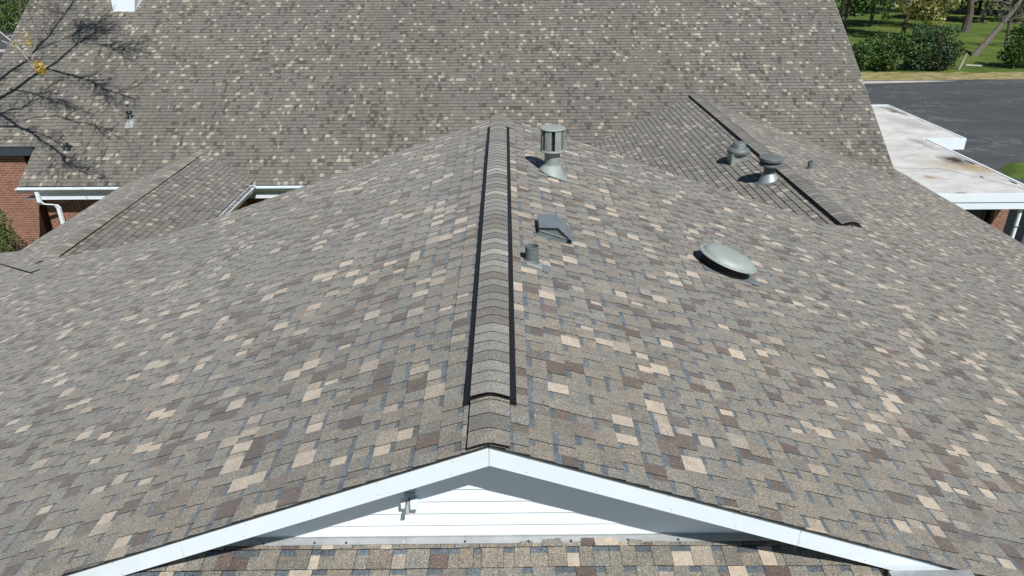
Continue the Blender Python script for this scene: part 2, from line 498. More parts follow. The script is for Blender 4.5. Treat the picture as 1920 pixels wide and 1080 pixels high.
def ridge_caps(name, p0, p1, half, slope, z0, seed, parent, mat, exp=0.14, rise=0.0, rnd_r=0.06, thick=0.006, pal=None, edge=0.014):
    """cap shingles folded over a ridge; p0 is the near end; profile drops with the roof slope"""
    rnd = random.Random(seed)
    p0 = Vector(p0); p1 = Vector(p1)
    D = (p1-p0); L = D.length; D.normalize()
    X = D.cross(V(0, 0, 1)).normalized(); Z = X.cross(D)
    xs = [-1, -0.72, -0.45, -0.2, 0, 0.2, 0.45, 0.72, 1]
    prof = lambda x: z0 - slope*(math.sqrt((x*half)**2+rnd_r**2)-rnd_r)
    mb = MB()
    n = int(L/exp)
    for i in range(n+1):
        d0 = i*exp; d1 = min(L, d0+exp)
        if d1-d0 < 0.02: continue
        r = rnd.random()
        base = (pal or BASES)[int(rnd.random()*len(pal or BASES))]
        c = mulc(base, rnd.uniform(0.74, 1.16))
        if r < 0.13: c = mulc(base, rnd.uniform(1.3, 1.5))
        elif r < 0.26: c = lerpc(BROWN, base, rnd.uniform(0.2, 0.6))
        sk = rnd.uniform(-0.006, 0.006)
        d00 = d0 - thick*0.5
        for j in range(len(xs)-1):
            q = []
            for x, d, h in ((xs[j], d00, thick), (xs[j+1], d00, thick), (xs[j+1], d1, 0), (xs[j], d1, 0)):
                q.append(p0+D*(d+(sk*x if d == d00 else 0))+X*(x*half)+Z*(prof(x)+h))
            mb.face(q, 0, c)
            mb.face([q[0]-Z*thick*1.3, q[1]-Z*thick*1.3, q[1], q[0]], 1)
        for x in (-1, 1):
            a = p0+D*d00+X*(x*half)+Z*(prof(x)+thick); b = p0+D*d1+X*(x*half)+Z*prof(x)
            mb.face([a, b, b-Z*edge, a-Z*edge], 1)
    return mb.build(name, [mat, M_EDGE], parent)

def vent_base(name, p0, p1, half, cap_half, slope, z0, parent):
    """black louvred plastic vent under the caps"""
    p0 = Vector(p0); p1 = Vector(p1)
    D = (p1-p0); L = D.length; D.normalize()
    X = D.cross(V(0, 0, 1)).normalized(); Z = X.cross(D)
    mb = MB()
    prof = [(-half, -slope*half+0.004), (-half, -slope*half+0.022), (-cap_half-0.004, -slope*cap_half+z0-0.012), (-cap_half+0.01, -slope*cap_half+z0-0.004),
            (0, z0-0.008), (cap_half-0.01, -slope*cap_half+z0-0.004), (cap_half+0.004, -slope*cap_half+z0-0.012), (half, -slope*half+0.022), (half, -slope*half+0.004)]
    ds = [0.0]
    while ds[-1] < L: ds.append(min(L, ds[-1]+1.2))
    for i in range(len(ds)-1):
        for j in range(len(prof)-1):
            q = [p0+D*d+X*x+Z*z for (x, z), d in ((prof[j], ds[i]), (prof[j+1], ds[i]), (prof[j+1], ds[i+1]), (prof[j], ds[i+1]))]
            mb.face(q)
    for d in (0.0, L):
        mb.face([p0+D*d+X*x+Z*z for x, z in prof])
    # louvre ribs on the flanges
    k = 0.02
    while k < L:
        for sg in (-1, 1):
            a, b = prof[1], prof[2]
            m0 = p0+D*k+X*(sg*-a[0])+Z*(a[1]+0.001); m1 = p0+D*k+X*(sg*-b[0])+Z*(b[1]+0.001)
            mb.face([m0, m1, m1+D*0.006+Z*0.002, m0+D*0.006+Z*0.002])
        k += 0.05
    return mb.build(name, M_BLACK, parent)

mL, mR, mB = 0.3632, 0.3406, 0.6739
XC, XD = 6.277, -9.353
ZC, ZD = -mR*XC, mL*XD
def zB(y): return -1.5414+mB*(y-25)
def yB(z): return 25+(z+1.5414)/mB
cl, cr, cb = [math.sqrt(1+m*m) for m in (mL, mR, mB)]

# frames: slopes falling to -X (left): a along +Y, s = upslope (+X).
EL = 14.0      # |X| of the frame origin of the left slopes
ER = 13.9
def left_frame(): return V(-EL, 0, -mL*EL), V(0, 1, 0), V(1, 0, mL)
def right_frame(): return V(ER, 0, -mR*ER), V(0, 1, 0), V(-1, 0, mR)
def Lp(x, y): return (y, (x+EL)*cl)
def Rp(x, y): return (y, (ER-x)*cr)
def ccw(p):
    s = sum(p[i][0]*p[(i+1) % len(p)][1]-p[(i+1) % len(p)][0]*p[i][1] for i in range(len(p)))
    return p if s > 0 else p[::-1]

# ================================================================== FRONT BUILDING (the near gable)
YF = 3.23
front = thing('church_building', 'near shingled wing with long low ridge, black-edged ridge vent and white front gable', 'building')
o_, A_, S_ = left_frame()
EDGE = [(0, 11.42), (-2.3, 11.5), (-4.38, 11.62), (-5.58, 11.74), (-6.94, 12.42), (-8.60, 13.25), (-9.353, 13.95)]
polys = [ccw([Lp(EDGE[i][0], YF-0.012), Lp(*EDGE[i]), Lp(*EDGE[i+1]), Lp(EDGE[i+1][0], YF-0.012)]) for i in range(len(EDGE)-1)]
polys += [ccw([Lp(-9.353, YF-0.012), Lp(-9.353, 16.2), Lp(-11.6, 16.2), Lp(-11.6, YF-0.012)]),
          ccw([Lp(-11.6, YF-0.012), Lp(-11.6, 16.2), Lp(-12.66, 17.0), Lp(-12.66, YF-0.012)]),
          ccw([Lp(-12.66, YF-0.012), Lp(-12.66, 17.0), Lp(-13.9, 17.6), Lp(-13.9, YF-0.012)])]
roofA = shingles('roof', o_, A_, S_, polys, 11, M_SH, front, EL*cl, deck=0.0145)
roofA['label'] = 'left slope of blended grey, cream and brown shingles'
o_, A_, S_ = right_frame()
polys = [ccw([Rp(0, YF-0.012), Rp(0, 11.42), Rp(5.45, 11.48), Rp(5.45, YF-0.012)]),
         ccw([Rp(5.45, YF-0.012), Rp(5.45, 11.48), Rp(6.277, 12.05), Rp(6.277, YF-0.012)]),
         ccw([Rp(6.277, YF-0.012), Rp(6.277, 12.05), Rp(12.97, 12.05), Rp(12.97, YF-0.012)])]
roofA2 = shingles('roof', o_, A_, S_, polys, 23, M_SH, front, ER*cr, deck=0.0145)
roofA2['label'] = 'right slope of blended grey, cream and brown shingles'
ridge_caps('ridge_cap', (0, YF-0.015, 0), (0, 11.46, 0), 0.118, 0.35, 0.016, 5, roofA, M_SH, rnd_r=0.03)
rv = vent_base('ridge_vent', (0, 3.66, 0), (0, 10.78, 0), 0.160, 0.118, 0.35, 0.048, front)
ridge_caps('vent_cap', (0, 3.655, 0), (0, 10.78, 0), 0.119, 0.34, 0.050, 6, rv, M_SH, exp=0.125, rnd_r=0.035, thick=0.005, pal=[(0.165, 0.160, 0.142), (0.195, 0.188, 0.168), (0.140, 0.134, 0.118), (0.225, 0.218, 0.198)])

# rake boards, soffit, gable wall
def rake(sgn, m, x_end, label):
    mb = MB()
    dx = V(sgn, 0, -m).normalized(); nz = V(m*sgn, 0, 1).normalized(); y = V(0, 1, 0)
    L = x_end/dx.x*sgn
    def prism(h0, h1, y0, y1, mi=0, k0=0.0):
        # a mitred board: ends cut vertical at the ridge
        vs = []
        for yy in (y0, y1):
            for h, x in ((h0, 0), (h1, 0), (h1, 1), (h0, 1)):
                z = -h*math.sqrt(1+m*m)      # vertical drop from the roof plane
                X = 0.0015 if x == 0 else x_end
                vs.append(V(sgn*X, yy, -m*X+z))
        mb.mesh(vs, [(0, 1, 2, 3), (7, 6, 5, 4), (0, 3, 7, 4), (1, 5, 6, 2), (0, 4, 5, 1), (3, 2, 6, 7)], mi)
    prism(0.016, 0.145, YF, YF+0.022)
    prism(0.010, 0.016, YF-0.004, YF+0.022, 1)
    o = mb.build('rake_board', [M_WHITE, M_HOOD], front)
    o['label'] = label
    s = MB()
    s_y0, s_y1 = YF+0.022, 3.50
    q = [V(0, s_y0, -0.075), V(sgn*x_end, s_y0, -m*x_end-0.075), V(sgn*x_end, s_y1, -m*x_end-0.075), V(0, s_y1, -0.075)]
    s.face(q); s.face([p+V(0, 0, 0.01) for p in q])
    s.build('soffit', M_WHITE, front)
def nails(sgn, m):
    b = MB(); rn = random.Random(9+sgn)
    x = 0.22
    while x < 3.2:
        for h in (0.035, 0.122):
            z = -m*x-h*math.sqrt(1+m*m)+rn.uniform(-.004, .004)
            b.lathe([(0.0035, 0.0), (0.0035, 0.0015), (0.0, 0.002)], 6, Matrix.Translation((sgn*x+rn.uniform(-.02, .02), YF, z)) @ Matrix.Rotation(math.radians(90), 4, 'X'))
        x += 0.406
    for xj in (1.83, 4.1):
        b.face([V(sgn*xj, YF-0.0012, -m*xj-0.018), V(sgn*(xj+0.0012), YF-0.0012, -m*xj-0.018), V(sgn*(xj+0.0012), YF-0.0012, -m*xj-0.152), V(sgn*xj, YF-0.0012, -m*xj-0.152)])
    return b
rake(-1, mL, 7.5, 'white rake board down the left side of the front gable')
rake(1, mR, 7.5, 'white rake board down the right side of the front gable')
for sg_, m_ in ((-1, mL), (1, mR)):
    kind(nails(sg_, m_).build('nail_heads', M_FLASH, front), 'stuff')
YW = 3.50
ZWB = -0.930
wm = MB()
# lap siding boards
z = ZWB
k = 0
rev = 0.0965
while z < -0.09:
    z1 = min(z+rev, -0.06)
    def xl(zz): return min(12.0, max(0.0, (-0.06-zz)/mL))
    def xr(zz): return min(12.0, max(0.0, (-0.06-zz)/mR))
    t0, t1 = 0.012, 0.0
    wm.face([V(-xl(z), YW-t0, z), V(xr(z), YW-t0, z), V(xr(z1), YW-t1, z1), V(-xl(z1), YW-t1, z1)])
    wm.face([V(-xl(z), YW, z), V(xr(z), YW, z), V(xr(z), YW-t0, z), V(-xl(z), YW-t0, z)])
    z = z1; k += 1
gw = wm.build('gable_wall', M_SIDING, front)
fw = MB()
fw.box((-2.3, YW+0.001, -1.2), (2.3, YW+0.02, ZWB+0.005))
# wall below the lower roof
fw.box((-12.2, YW+0.004, -7.3), (12.4, YW+0.12, -4.6))
fw.face([V(-12.2, YW+0.01, -4.6), V(12.4, YW+0.01, -4.6), V(12.4, YW+0.01, -mR*12.4-0.08), V(2.3, YW+0.01, -0.98), V(-2.3, YW+0.01, -0.98), V(-12.2, YW+0.01, -mL*12.2-0.08)])
fw.build('wall', M_BRICK, front)
rw = MB()
rw.face([V(-7.3, 11.30, -7.3), V(6.0, 11.30, -7.3), V(6.0, 11.30, -mR*6.0-0.08), V(0, 11.30, -0.08), V(-7.3, 11.30, -mL*7.3-0.08)])
rw.box((12.3, YW, -7.3), (12.4, 23.0, -4.5))
rw.box((-13.2, YW, -7.3), (-13.1, 16.5, -5.0))
rw.box((-13.2, 16.45, -7.3), (-11.0, 16.5, -5.0))
rw.build('wall', M_BRICK, front)
# eave trim on the right: thin drip edge
et = MB()
et.box((12.955, YF, -mR*12.97-0.075), (12.985, 23.7, -mR*12.97-0.012))
et.box((12.985, YF, -mR*12.97-0.16), (12.999, 23.7, -mR*12.97-0.030), mi=1)
et.build('eave_trim', [M_DARK, M_WHITE], front)
# flashing where the lower roof meets the gable wall
mE = 0.16
def zE(y): return ZWB-0.012+mE*(y-YW)
fl = MB()
fl.box((-2.36, YW-0.018, zE(YW)+0.004), (2.37, YW-0.0125, ZWB+0.012))
q = [V(-2.36, YW-0.062, zE(YW-0.062)+0.014), V(2.37, YW-0.062, zE(YW-0.062)+0.014), V(2.37, YW-0.012, zE(YW)+0.016), V(-2.36, YW-0.012, zE(YW)+0.016)]
fl.face(q); fl.face([p-V(0, 0, 0.004) for p in q][::-1]); fl.face([q[0]-V(0, 0, 0.004), q[1]-V(0, 0, 0.004), q[1], q[0]])
flash = fl.build('flashing', M_FLASH, front)
rs = random.Random(3)
for i, (x, mt) in enumerate([(-1.44, M_RUST), (-1.12, M_RUST), (-0.92, M_RUST), (-0.56, M_SCREW), (-0.17, M_RUST), (0.23, M_RUST), (0.50, M_RUST), (0.86, M_RUST), (1.18, M_RUST)]):
    s = MB()
    M = Matrix.Translation((x, YW-0.052+rs.uniform(-.003, .003), zE(YW-0.052)+0.017))
    s.lathe([(0.0075, -0.002), (0.0075, 0.002), (0.005, 0.003), (0.005, 0.008), (0.0, 0.009)], 8, M)
    s.build('screw', mt, flash)

# ================================================================== LOWER FRONT ROOF
porch = thing('lower_roof', 'shallow shingled roof below the white gable siding at the bottom edge', 'roof')
ce = math.sqrt(1+mE*mE)
LE = 2.6
o_ = V(0, YW-0.03-LE, zE(YW-0.03-LE))
shingles('roof', o_, V(1, 0, 0), V(0, 1, mE), [ccw([(-2.37, 0), (2.37, 0), (2.37, LE*ce), (-2.37, LE*ce)])], 31, M_SH, porch, LE*ce)
tb = MB()
tb.box((2.372, YW-0.03-LE, -1.25), (2.40, YW-0.1, zE(YW-LE)-0.02))
tb.face([V(2.372, YW-0.03-LE, zE(YW-0.03-LE)-0.02), V(2.40, YW-0.03-LE, zE(YW-0.03-LE)-0.02), V(2.40, YW-0.03, zE(YW)-0.012), V(2.372, YW-0.03, zE(YW)-0.012)])
tb.face([V(2.40, YW-0.03-LE, -1.3), V(2.40, YW-0.03, -1.3), V(2.40, YW-0.03, zE(YW)-0.012), V(2.40, YW-0.03-LE, zE(YW-0.03-LE)-0.02)])
tb.build('edge_trim', M_DARK, porch)
gb = MB()
gb.box((2.402, 2.5, -1.25), (2.90, 3.20, -0.955))
gb.build('gutter_cover', M_FLASH, porch)
pw = MB()
pw.box((-2.3, YW-LE+0.3, -7.3), (2.3, YW-0.01, -1.3))
pw.build('wall', M_BRICK, porch)

# ================================================================== RIGHT CROSS WING
rwg = thing('side_wing', 'right rear wing with a slanting-looking ridge vent and two grey metal flues', 'building')
o_, A_, S_ = right_frame()
yv = lambda x: yB(-mR*x)
shingles('roof', o_, A_, S_, [ccw([Rp(6.277, 12.05), Rp(6.277, yv(6.277)), Rp(11.97, yv(11.97)), Rp(11.97, 12.05)]),
                              ccw([Rp(11.97, 12.05), Rp(11.97, 23.7), Rp(12.97, 23.7), Rp(12.97, 12.05)])], 23, M_SH, rwg, ER*cr)['label'] = 'sunny right slope seen at a low angle'
# its left slope: s runs up towards +X
XC0 = 1.4
o_ = V(XC0, 0, ZC-mR*(XC-XC0))
def Cp(x, y): return (y, (x-XC0)*cr)
yvc = lambda x: yB(ZC-mR*(XC-x))
rC = shingles('roof', o_, V(0, 1, 0), V(1, 0, mR), [ccw([Cp(XC0, 11.32), Cp(XC0, yvc(XC0)), Cp(XC, yvc(XC)), Cp(XC, 12.05), Cp(5.45, 11.32)])], 41, M_SHB, rwg, (XC-XC0)*cr, butt=0.0145, bands=False, p_brown=0.10, p_cream=0.12, pal=HALL)  # darker hall shingle puts this slope's weaker sunlight into its colour
rC['label'] = 'darker left slope with ruled course lines'
cv = vent_base('ridge_vent', (XC, 12.15, ZC), (XC, 24.0, ZC), 0.195, 0.165, mR, 0.058, rwg)
ridge_caps('vent_cap', (XC, 12.14, ZC), (XC, 24.1, ZC), 0.174, 0.33, 0.060, 8, cv, M_SHB, rnd_r=0.04)
ww = MB()
ww.box((12.3, 12.2, -7.3), (12.38, 23.5, -4.6))
ww.build('wall', M_BRICK, rwg)

# ================================================================== LEFT SMALL WING
lwg = thing('small_wing', 'small left rear wing with plain capped ridge, gutter full of leaves on its right', 'building')
XDL, XDR = -11.49, -7.51
o_, A_, S_ = left_frame()
yvd = lambda x: yB(mL*x)
shingles('roof', o_, A_, S_, [ccw([Lp(XDL, 16.2), Lp(XDL, yvd(XDL)), Lp(XD, yvd(XD)), Lp(XD, 16.2)])], 11, M_SH, lwg, EL*cl)['label'] = 'left slope seen at a low angle'
cd_ = math.sqrt(1+mL*mL)
o_ = V(XDR, 0, ZD-mL*(XDR-XD))
def Dp(x, y): return (y, (XDR-x)*cd_)
yvr = lambda x: yB(ZD-mL*(x-XD))
shingles('roof', o_, V(0, 1, 0), V(-1, 0, mL), [ccw([Dp(XDR, 12.0), Dp(XDR, yvr(XDR)), Dp(XD, yvr(XD)), Dp(XD, 13.9), Dp(-8.6, 13.1)])], 43, M_SHB, lwg, (XDR-XD)*cd_, butt=0.016, bands=False, p_brown=0.08, pal=HALL)['label'] = 'right slope with clear course lines'
rr = ridge_caps('ridge_cap', (XD, 13.65, ZD), (XD, 22.1, ZD), 0.16, 0.35, 0.026, 9, lwg, M_SH, rnd_r=0.05, exp=0.2)
ridge_caps('ridge_cap', (-8.9, 12.9, mL*8.9*-1+0.0), (-12.9, 17.0, -mL*12.9), 0.17, 0.10, 0.016, 10, lwg, M_SH, rnd_r=0.05, exp=0.2, thick=0.003, edge=0.007)
gt = MB()
def gutter(mb, p0, p1, out, w=0.11, h=0.10, t=0.006, fascia=0.0):
    """open trough along p0-p1; 'out' points away from the roof"""
    p0 = Vector(p0); p1 = Vector(p1); o = Vector(out).normalized(); Z = V(0, 0, 1)
    prof = [(0, 0), (0, -h), (w*0.4, -h), (w, -h*0.18), (w, 0), (w+0.014, 0), (w+0.014, -h*0.22), (w*0.44, -h-t), (-0.001, -h-t)]
    for j in range(len(prof)-1):
        a, b = prof[j], prof[j+1]
        mb.face([p0+o*a[0]+Z*a[1], p1+o*a[0]+Z*a[1], p1+o*b[0]+Z*b[1], p0+o*b[0]+Z*b[1]])
    for p in (p0, p1):
        mb.face([p+o*x+Z*z for x, z in ((0, 0), (0, -h), (w*0.4, -h), (w, -h*0.18), (w, 0))])
zedr = ZD-mL*(XDR-XD)
gutter(gt, (XDR+0.005, 12.5, zedr-0.02), (XDR+0.005, 20.9, zedr-0.02), (1, 0, 0), w=0.15, h=0.20)
gD = gt.build('gutter', M_WHITE, lwg)
db = MB(); rd = random.Random(17)
for i in range(420):
    y = rd.uniform(16.5, 20.9); x = XDR+0.02+rd.random()*0.11
    r = rd.uniform(0.01, 0.028); zz = zedr-0.055+rd.random()*0.035
    an = rd.uniform(0, 6.28)
    c = rd.choice([(0.10, 0.07, 0.04), (0.20, 0.15, 0.09), (0.04, 0.03, 0.025), (0.28, 0.24, 0.18)])
    db.face([V(x+r*math.cos(an+k*1.57), y+1.6*r*math.sin(an+k*1.57), zz+rd.uniform(-.01, .01)) for k in range(4)], 0, c)
db.build('leaf_litter', M_LEAF, gD)['kind'] = 'stuff'
fd = MB(); fd.box((XDR-0.02, 12.5, zedr-0.30), (XDR+0.004, 20.95, zedr-0.025)); fd.build('fascia', M_WHITE, lwg)
wd = MB(); wd.box((-11.1, 16.3, -7.3), (-11.0, 23, zedr-0.1)); wd.build('wall', M_BRICK, lwg)
wd = MB(); wd.box((-8.0, 12.0, -7.3), (-7.9, 23, zedr-0.1)); wd.build('wall', M_BRICK, lwg)

# ================================================================== MAIN HALL (big roof behind)
hall = thing('church_hall', 'large rear hall with a steep shingled roof filling the top of the view', 'building')
YE = 21.12
o_ = V(0, YE, zB(YE))
XBL, XBR = -16.93, 11.97
YT = 31.5
def Bp(x, y): return (x, (y-YE)*cb)
polysB = [ccw([Bp(-14.53, YE), Bp(XBR, YE), Bp(XBR, YT), Bp(-14.53, YT)]),
          ccw([Bp(XBL, 22.42), Bp(-14.53, 22.42), Bp(-14.53, YT), Bp(XBL, YT)])]
rB = shingles('roof', o_, V(1, 0, 0), V(0, 1, mB), polysB, 57, M_SHB, hall, (YT-YE)*cb, butt=0.015, bands=False, p_cream=0.085, p_brown=0.10, pal=HALL)
ridge_caps('ridge_cap', (XBL, YT, zB(YT)), (XBR, YT, zB(YT)), 0.15, 0.6, 0.03, 12, rB, M_SHB)
bk = MB()
bk.face([V(XBL, YT, zB(YT)), V(XBR, YT, zB(YT)), V(XBR, YT+10, zB(YT)-10*mB), V(XBL, YT+10, zB(YT)-10*mB)], 0, (0.19, 0.18, 0.155))
bk.build('rear_slope', M_SHB, hall)
# walls
w = MB()
w.box((-16.6, 22.6, -7.3), (-15.1, 22.75, -3.42))
w.box((-15.25, 22.75, -7.3), (-15.1, 23.5, -3.42))
w.box((-15.1, 23.4, -7.3), (-14.0, 23.55, -4.0))
w.box((-14.15, 21.55, -7.3), (11.4, 21.70, zB(21.55)-0.12))
w.box((-14.15, 21.70, -7.3), (-14.0, 23.4, zB(21.55)-0.12))
for x in (-16.6, 11.25):
    w.face([V(x, 22.9, -7.3), V(x, 41, -7.3), V(x, 41, zB(22.9)-0.1), V(x, YT, zB(YT)-0.1), V(x, 22.9, zB(22.9)-0.1)])
w.build('wall', M_BRICK, hall)
# eaves: gutter, fascia, soffit
ze = zB(YE)
g = MB()
gutter(g, (-14.56, YE-0.005, ze-0.02), (-11.35, YE-0.005, ze-0.02), (0, -1, 0), w=0.14, h=0.15)
gutter(g, (-7.58, YE-0.005, ze-0.02), (2.0, YE-0.005, ze-0.02), (0, -1, 0), w=0.14, h=0.15)
gB = g.build('gutter', M_WHITE, hall)
f = MB()
f.box((-14.50, YE+0.0, ze-0.19), (2.0, YE+0.03, ze-0.03), mi=0)  # blue-grey strip: shade below the gutter put into the fascia colour
f.box((-14.02, YE+0.03, ze-0.42), (2.0, YE+0.10, ze-0.17), mi=1)
f.box((-14.50, YE+0.10, ze-0.42), (2.0, 21.55, ze-0.40), mi=1)
f.build('fascia', [M_HOOD, M_WHITE], hall)
f2 = MB()
f2.box((XBL, 22.40, zB(22.42)-0.27), (-14.62, 22.43, zB(22.42)-0.02))
f2.box((XBL, 22.43, zB(22.42)-0.27), (-14.62, 22.62, zB(22.42)-0.25))
f2.build('fascia', M_DFAS, hall)['label'] = 'dark blue-grey fascia of the higher left eave'
# rake trims
for x, sg, y0 in ((XBR+0.001, 1, YE), (XBL-0.001, -1, 22.42), (-14.531, -1, YE)):
    y1 = YT if x != -14.531 else 22.40
    rt = MB()
    a = V(x, y0, zB(y0)); b = V(x, y1, zB(y1)); X = V(sg*0.02, 0, 0); Z = V(0, 0, -0.20)
    t = V(0, 0, -0.012)
    vs = [a+t, b+t, b+Z, a+Z, a+X+t, b+X+t, b+X+Z, a+X+Z]
    rt.mesh(vs, [(0, 1, 2, 3), (7, 6, 5, 4), (0, 4, 5, 1), (3, 2, 6, 7), (0, 3, 7, 4), (1, 5, 6, 2)])
    rt.build('rake_trim', M_GALV, hall)
# downspout: outlet, elbow back to the wall, long drop
ds = MB()
def rect_tube(mb, pts, w, d):
    rings = []
    for i, p in enumerate(pts):
        p = Vector(p)
        rings.append([p+V(-w/2, -d/2, 0), p+V(w/2, -d/2, 0), p+V(w/2, d/2, 0), p+V(-w/2, d/2, 0)])
    for i in range(len(rings)-1):
        for j in range(4):
            mb.face([rings[i][j], rings[i][(j+1) % 4], rings[i+1][(j+1) % 4], rings[i+1][j]])
rect_tube(ds, [(-13.98, YE-0.07, ze-0.13), (-13.98, YE-0.07, ze-0.46), (-13.95, YE-0.02, ze-0.54), (-13.66, YE+0.12, ze-0.62), (-13.60, YE+0.14, ze-0.72), (-13.58, YE+0.14, -7.2)], 0.105, 0.08)
ds.build('downspout', M_WHITE, hall)
cbm = MB(); cbm.tube([V(-13.1, 21.50, ze-0.42), V(-13.08, 21.52, -5.3), V(-12.95, 21.52, -7.2)], [0.012]*3, 5); cbm.build('cable', M_FLASH, hall)

# ================================================================== FLAT ANNEX (right)
ax = thing('flat_annex', 'flat white membrane roof with rust stains beside the parking lot', 'building')
ZA = -4.6
an = MB()
def slab(mb, x0, y0, x1, y1, zt, th, mi): mb.box((x0, y0, zt-th), (x1, y1, zt), mi=mi)
slab(an, 11.0, 21.16, 16.46, 27.9, ZA, 0.10, 0)
slab(an, 11.0, 27.9, 17.98, 34.2, ZA, 0.10, 0)
an.build('roof', M_MEMB, ax)
# membrane seam line lifted off the surface
sm = MB()
pts = [(12.6, 24.3), (13.6, 23.95), (14.3, 23.85), (14.7, 23.95), (15.0, 23.7), (15.5, 22.9), (15.9, 22.3), (16.3, 21.6)]
for i in range(len(pts)-1):
    a = V(*pts[i], ZA+0.006); b = V(*pts[i+1], ZA+0.006); t = (b-a).normalized().cross(V(0, 0, 1))*0.012
    sm.face([a-t, b-t, b+t, a+t])
sm.build('seam', M_FLASH, ax)
fa = MB()
H1, H2 = 0.24, 0.48
fa.box((11.0, 21.08, ZA-H1), (16.56, 21.16, ZA+0.015))
fa.box((11.0, 21.11, ZA-H2), (16.53, 21.16, ZA-H1-0.004))
fa.box((16.46, 21.16, ZA-H2), (16.54, 27.86, ZA+0.02))
fa.box((16.34, 27.86, ZA-0.42), (18.06, 27.94, ZA+0.02))
fa.box((17.98, 27.94, ZA-0.42), (18.06, 34.2, ZA+0.02))
fa.box((11.0, 34.2, ZA-0.42), (18.06, 34.28, ZA+0.02))
fa.build('fascia', M_WHITE, ax)
so_ = MB(); so_.box((11.0, 21.16, ZA-H2), (16.46, 27.86, ZA-H2+0.02)); so_.box((11.0, 27.94, ZA-0.42), (17.98, 34.2, ZA-0.40)); so_.build('soffit', M_WHITE, ax)
wl = MB()
wl.box((12.4, 22.55, -7.3), (13.0, 22.7, ZA-H2))
wl.build('wall', M_BRICK, ax)
wl = MB()
wl.box((16.15, 22.45, -7.3), (16.62, 22.62, ZA-H2))
wl.box((16.36, 22.62, -7.3), (16.46, 27.8, ZA-H2))
wl.build('wall', M_BRICK, ax)['label'] = 'red brick pier under the fascia'
wl = MB()
wl.box((12.0, 34.0, -7.3), (17.6, 34.1, ZA-0.42)); wl.box((17.5, 28.2, -7.3), (17.6, 34.0, ZA-0.42))
wl.build('wall', M_BRICK, ax)
gl = MB(); gl.box((13.0, 22.6, -7.3), (15.95, 22.64, ZA-H2)); gl.box((16.46, 22.5, -7.25), (17.4, 22.54, ZA-H2-0.3)); gl.build('window', M_GLASS, ax)
fr = MB()
for x in (13.0, 13.98, 14.96, 15.90): fr.box((x, 22.57, -7.3), (x+0.05, 22.60, ZA-H2))
fr.box((13.05, 22.572, -5.6), (15.90, 22.598, -5.55))
fr.build('window_frame', M_DFAS, ax)
dp = MB(); dp.tube([V(16.12, 21.3, ZA-H2+0.02), V(16.12, 21.3, -7.25)], [0.065, 0.065], 12); o = dp.build('downspout', M_WHITE, ax); weld_smooth(o)
bd = MB(); bd.box((16.04, 21.22, -5.72), (16.20, 21.38, -5.69)); bd.build('pipe_strap', M_GREY, ax)
dr = MB()
for x, y, sx, sy, a in ((12.95, 21.3, 0.16, 0.05, 0.2), (14.1, 21.25, 0.25, 0.03, 0), (16.35, 22.3, 0.05, 0.30, 0.1), (16.3, 24.6, 0.06, 0.35, -.1), (15.7, 22.9, 0.05, 0.12, 0.3)):
    pts = []
    rdm = random.Random(int(x*100))
    for k in range(10):
        t = k*0.628; r = rdm.uniform(0.6, 1.1)
        pts.append(V(x+sx*r*math.cos(t), y+sy*r*math.sin(t), ZA+0.005))
    dr.face(pts)
dr.build('debris_patch', M_DARK, ax)['kind'] = 'stuff'

# ================================================================== ROOFTOP THINGS
def frame_at(x, y, side):
    """matrix: local X along the ridge (+Y), local Y up the slope, local Z out of the roof"""
    if side == 'R': p = V(x, y, -mR*x); S = V(-1, 0, mR)
    elif side == 'C': p = V(x, y, ZC-mR*(XC-x)); S = V(1, 0, mR)
    elif side == 'B': p = V(x, y, zB(y)); S = V(0, 1, mB)
    S = S.normalized()
    A = V(0, 1, 0) if side != 'B' else V(1, 0, 0)
    n = A.cross(S)
    if n.z < 0: n = -n
    A = S.cross(n)
    M = Matrix((A, S, n)).transposed().to_4x4()
    return Matrix.Translation(p) @ M, p
def finish(o): weld_smooth(o); return o

def saddle_cone(mb, r0, r1, ztop, planez, n=32, zoff=0.0):
    """cone from a roof-hugging foot ring to a level top ring"""
    vs = []
    for i in range(n):
        a = 2*math.pi*i/n; vs.append(V(r0*math.cos(a), r0*math.sin(a), planez(r0*math.cos(a), r0*math.sin(a))+zoff))
    for i in range(n):
        a = 2*math.pi*i/n; vs.append(V(r1*math.cos(a), r1*math.sin(a), ztop))
    mb.mesh(vs, [(i, (i+1) % n, n+(i+1) % n, n+i) for i in range(n)])

# --- gravity vent with louvred drum head
T = V(0.70, 9.10, -mR*0.70)
tv = thing('roof_exhaust_vent', 'tall grey-green pipe vent with slatted drum head beside the ridge', 'roof vent')
tv.location = T
pz = lambda x, y: -mR*x
b = MB()
M, p = frame_at(0.76, 9.02, 'R')
M = Matrix.Translation(-T) @ M
b.box((-0.12, -0.13, 0.012), (0.12, 0.13, 0.017), M)
b.build('flashing_plate', M_DISH, tv)
b = MB(); saddle_cone(b, 0.165, 0.105, 0.13, pz, zoff=0.014); finish(b.build('flashing_cone', M_DISH, tv))
b = MB(); b.lathe([(0.10, 0.0), (0.10, 0.36), (0.0, 0.36)], 32); b.lathe([(0.107, 0.125), (0.107, 0.14), (0.1, 0.142)], 32); finish(b.build('pipe', M_GALV, tv))
hd = MB(); hd.lathe([(0.0, 0.30), (0.150, 0.300), (0.160, 0.305), (0.160, 0.318), (0.150, 0.322), (0.0, 0.322)], 40)
head = finish(hd.build('head_base', M_DISH, tv))
b = MB(); b.lathe([(0.115, 0.32), (0.115, 0.585)], 24); b.build('inner_drum', M_DARK, tv)
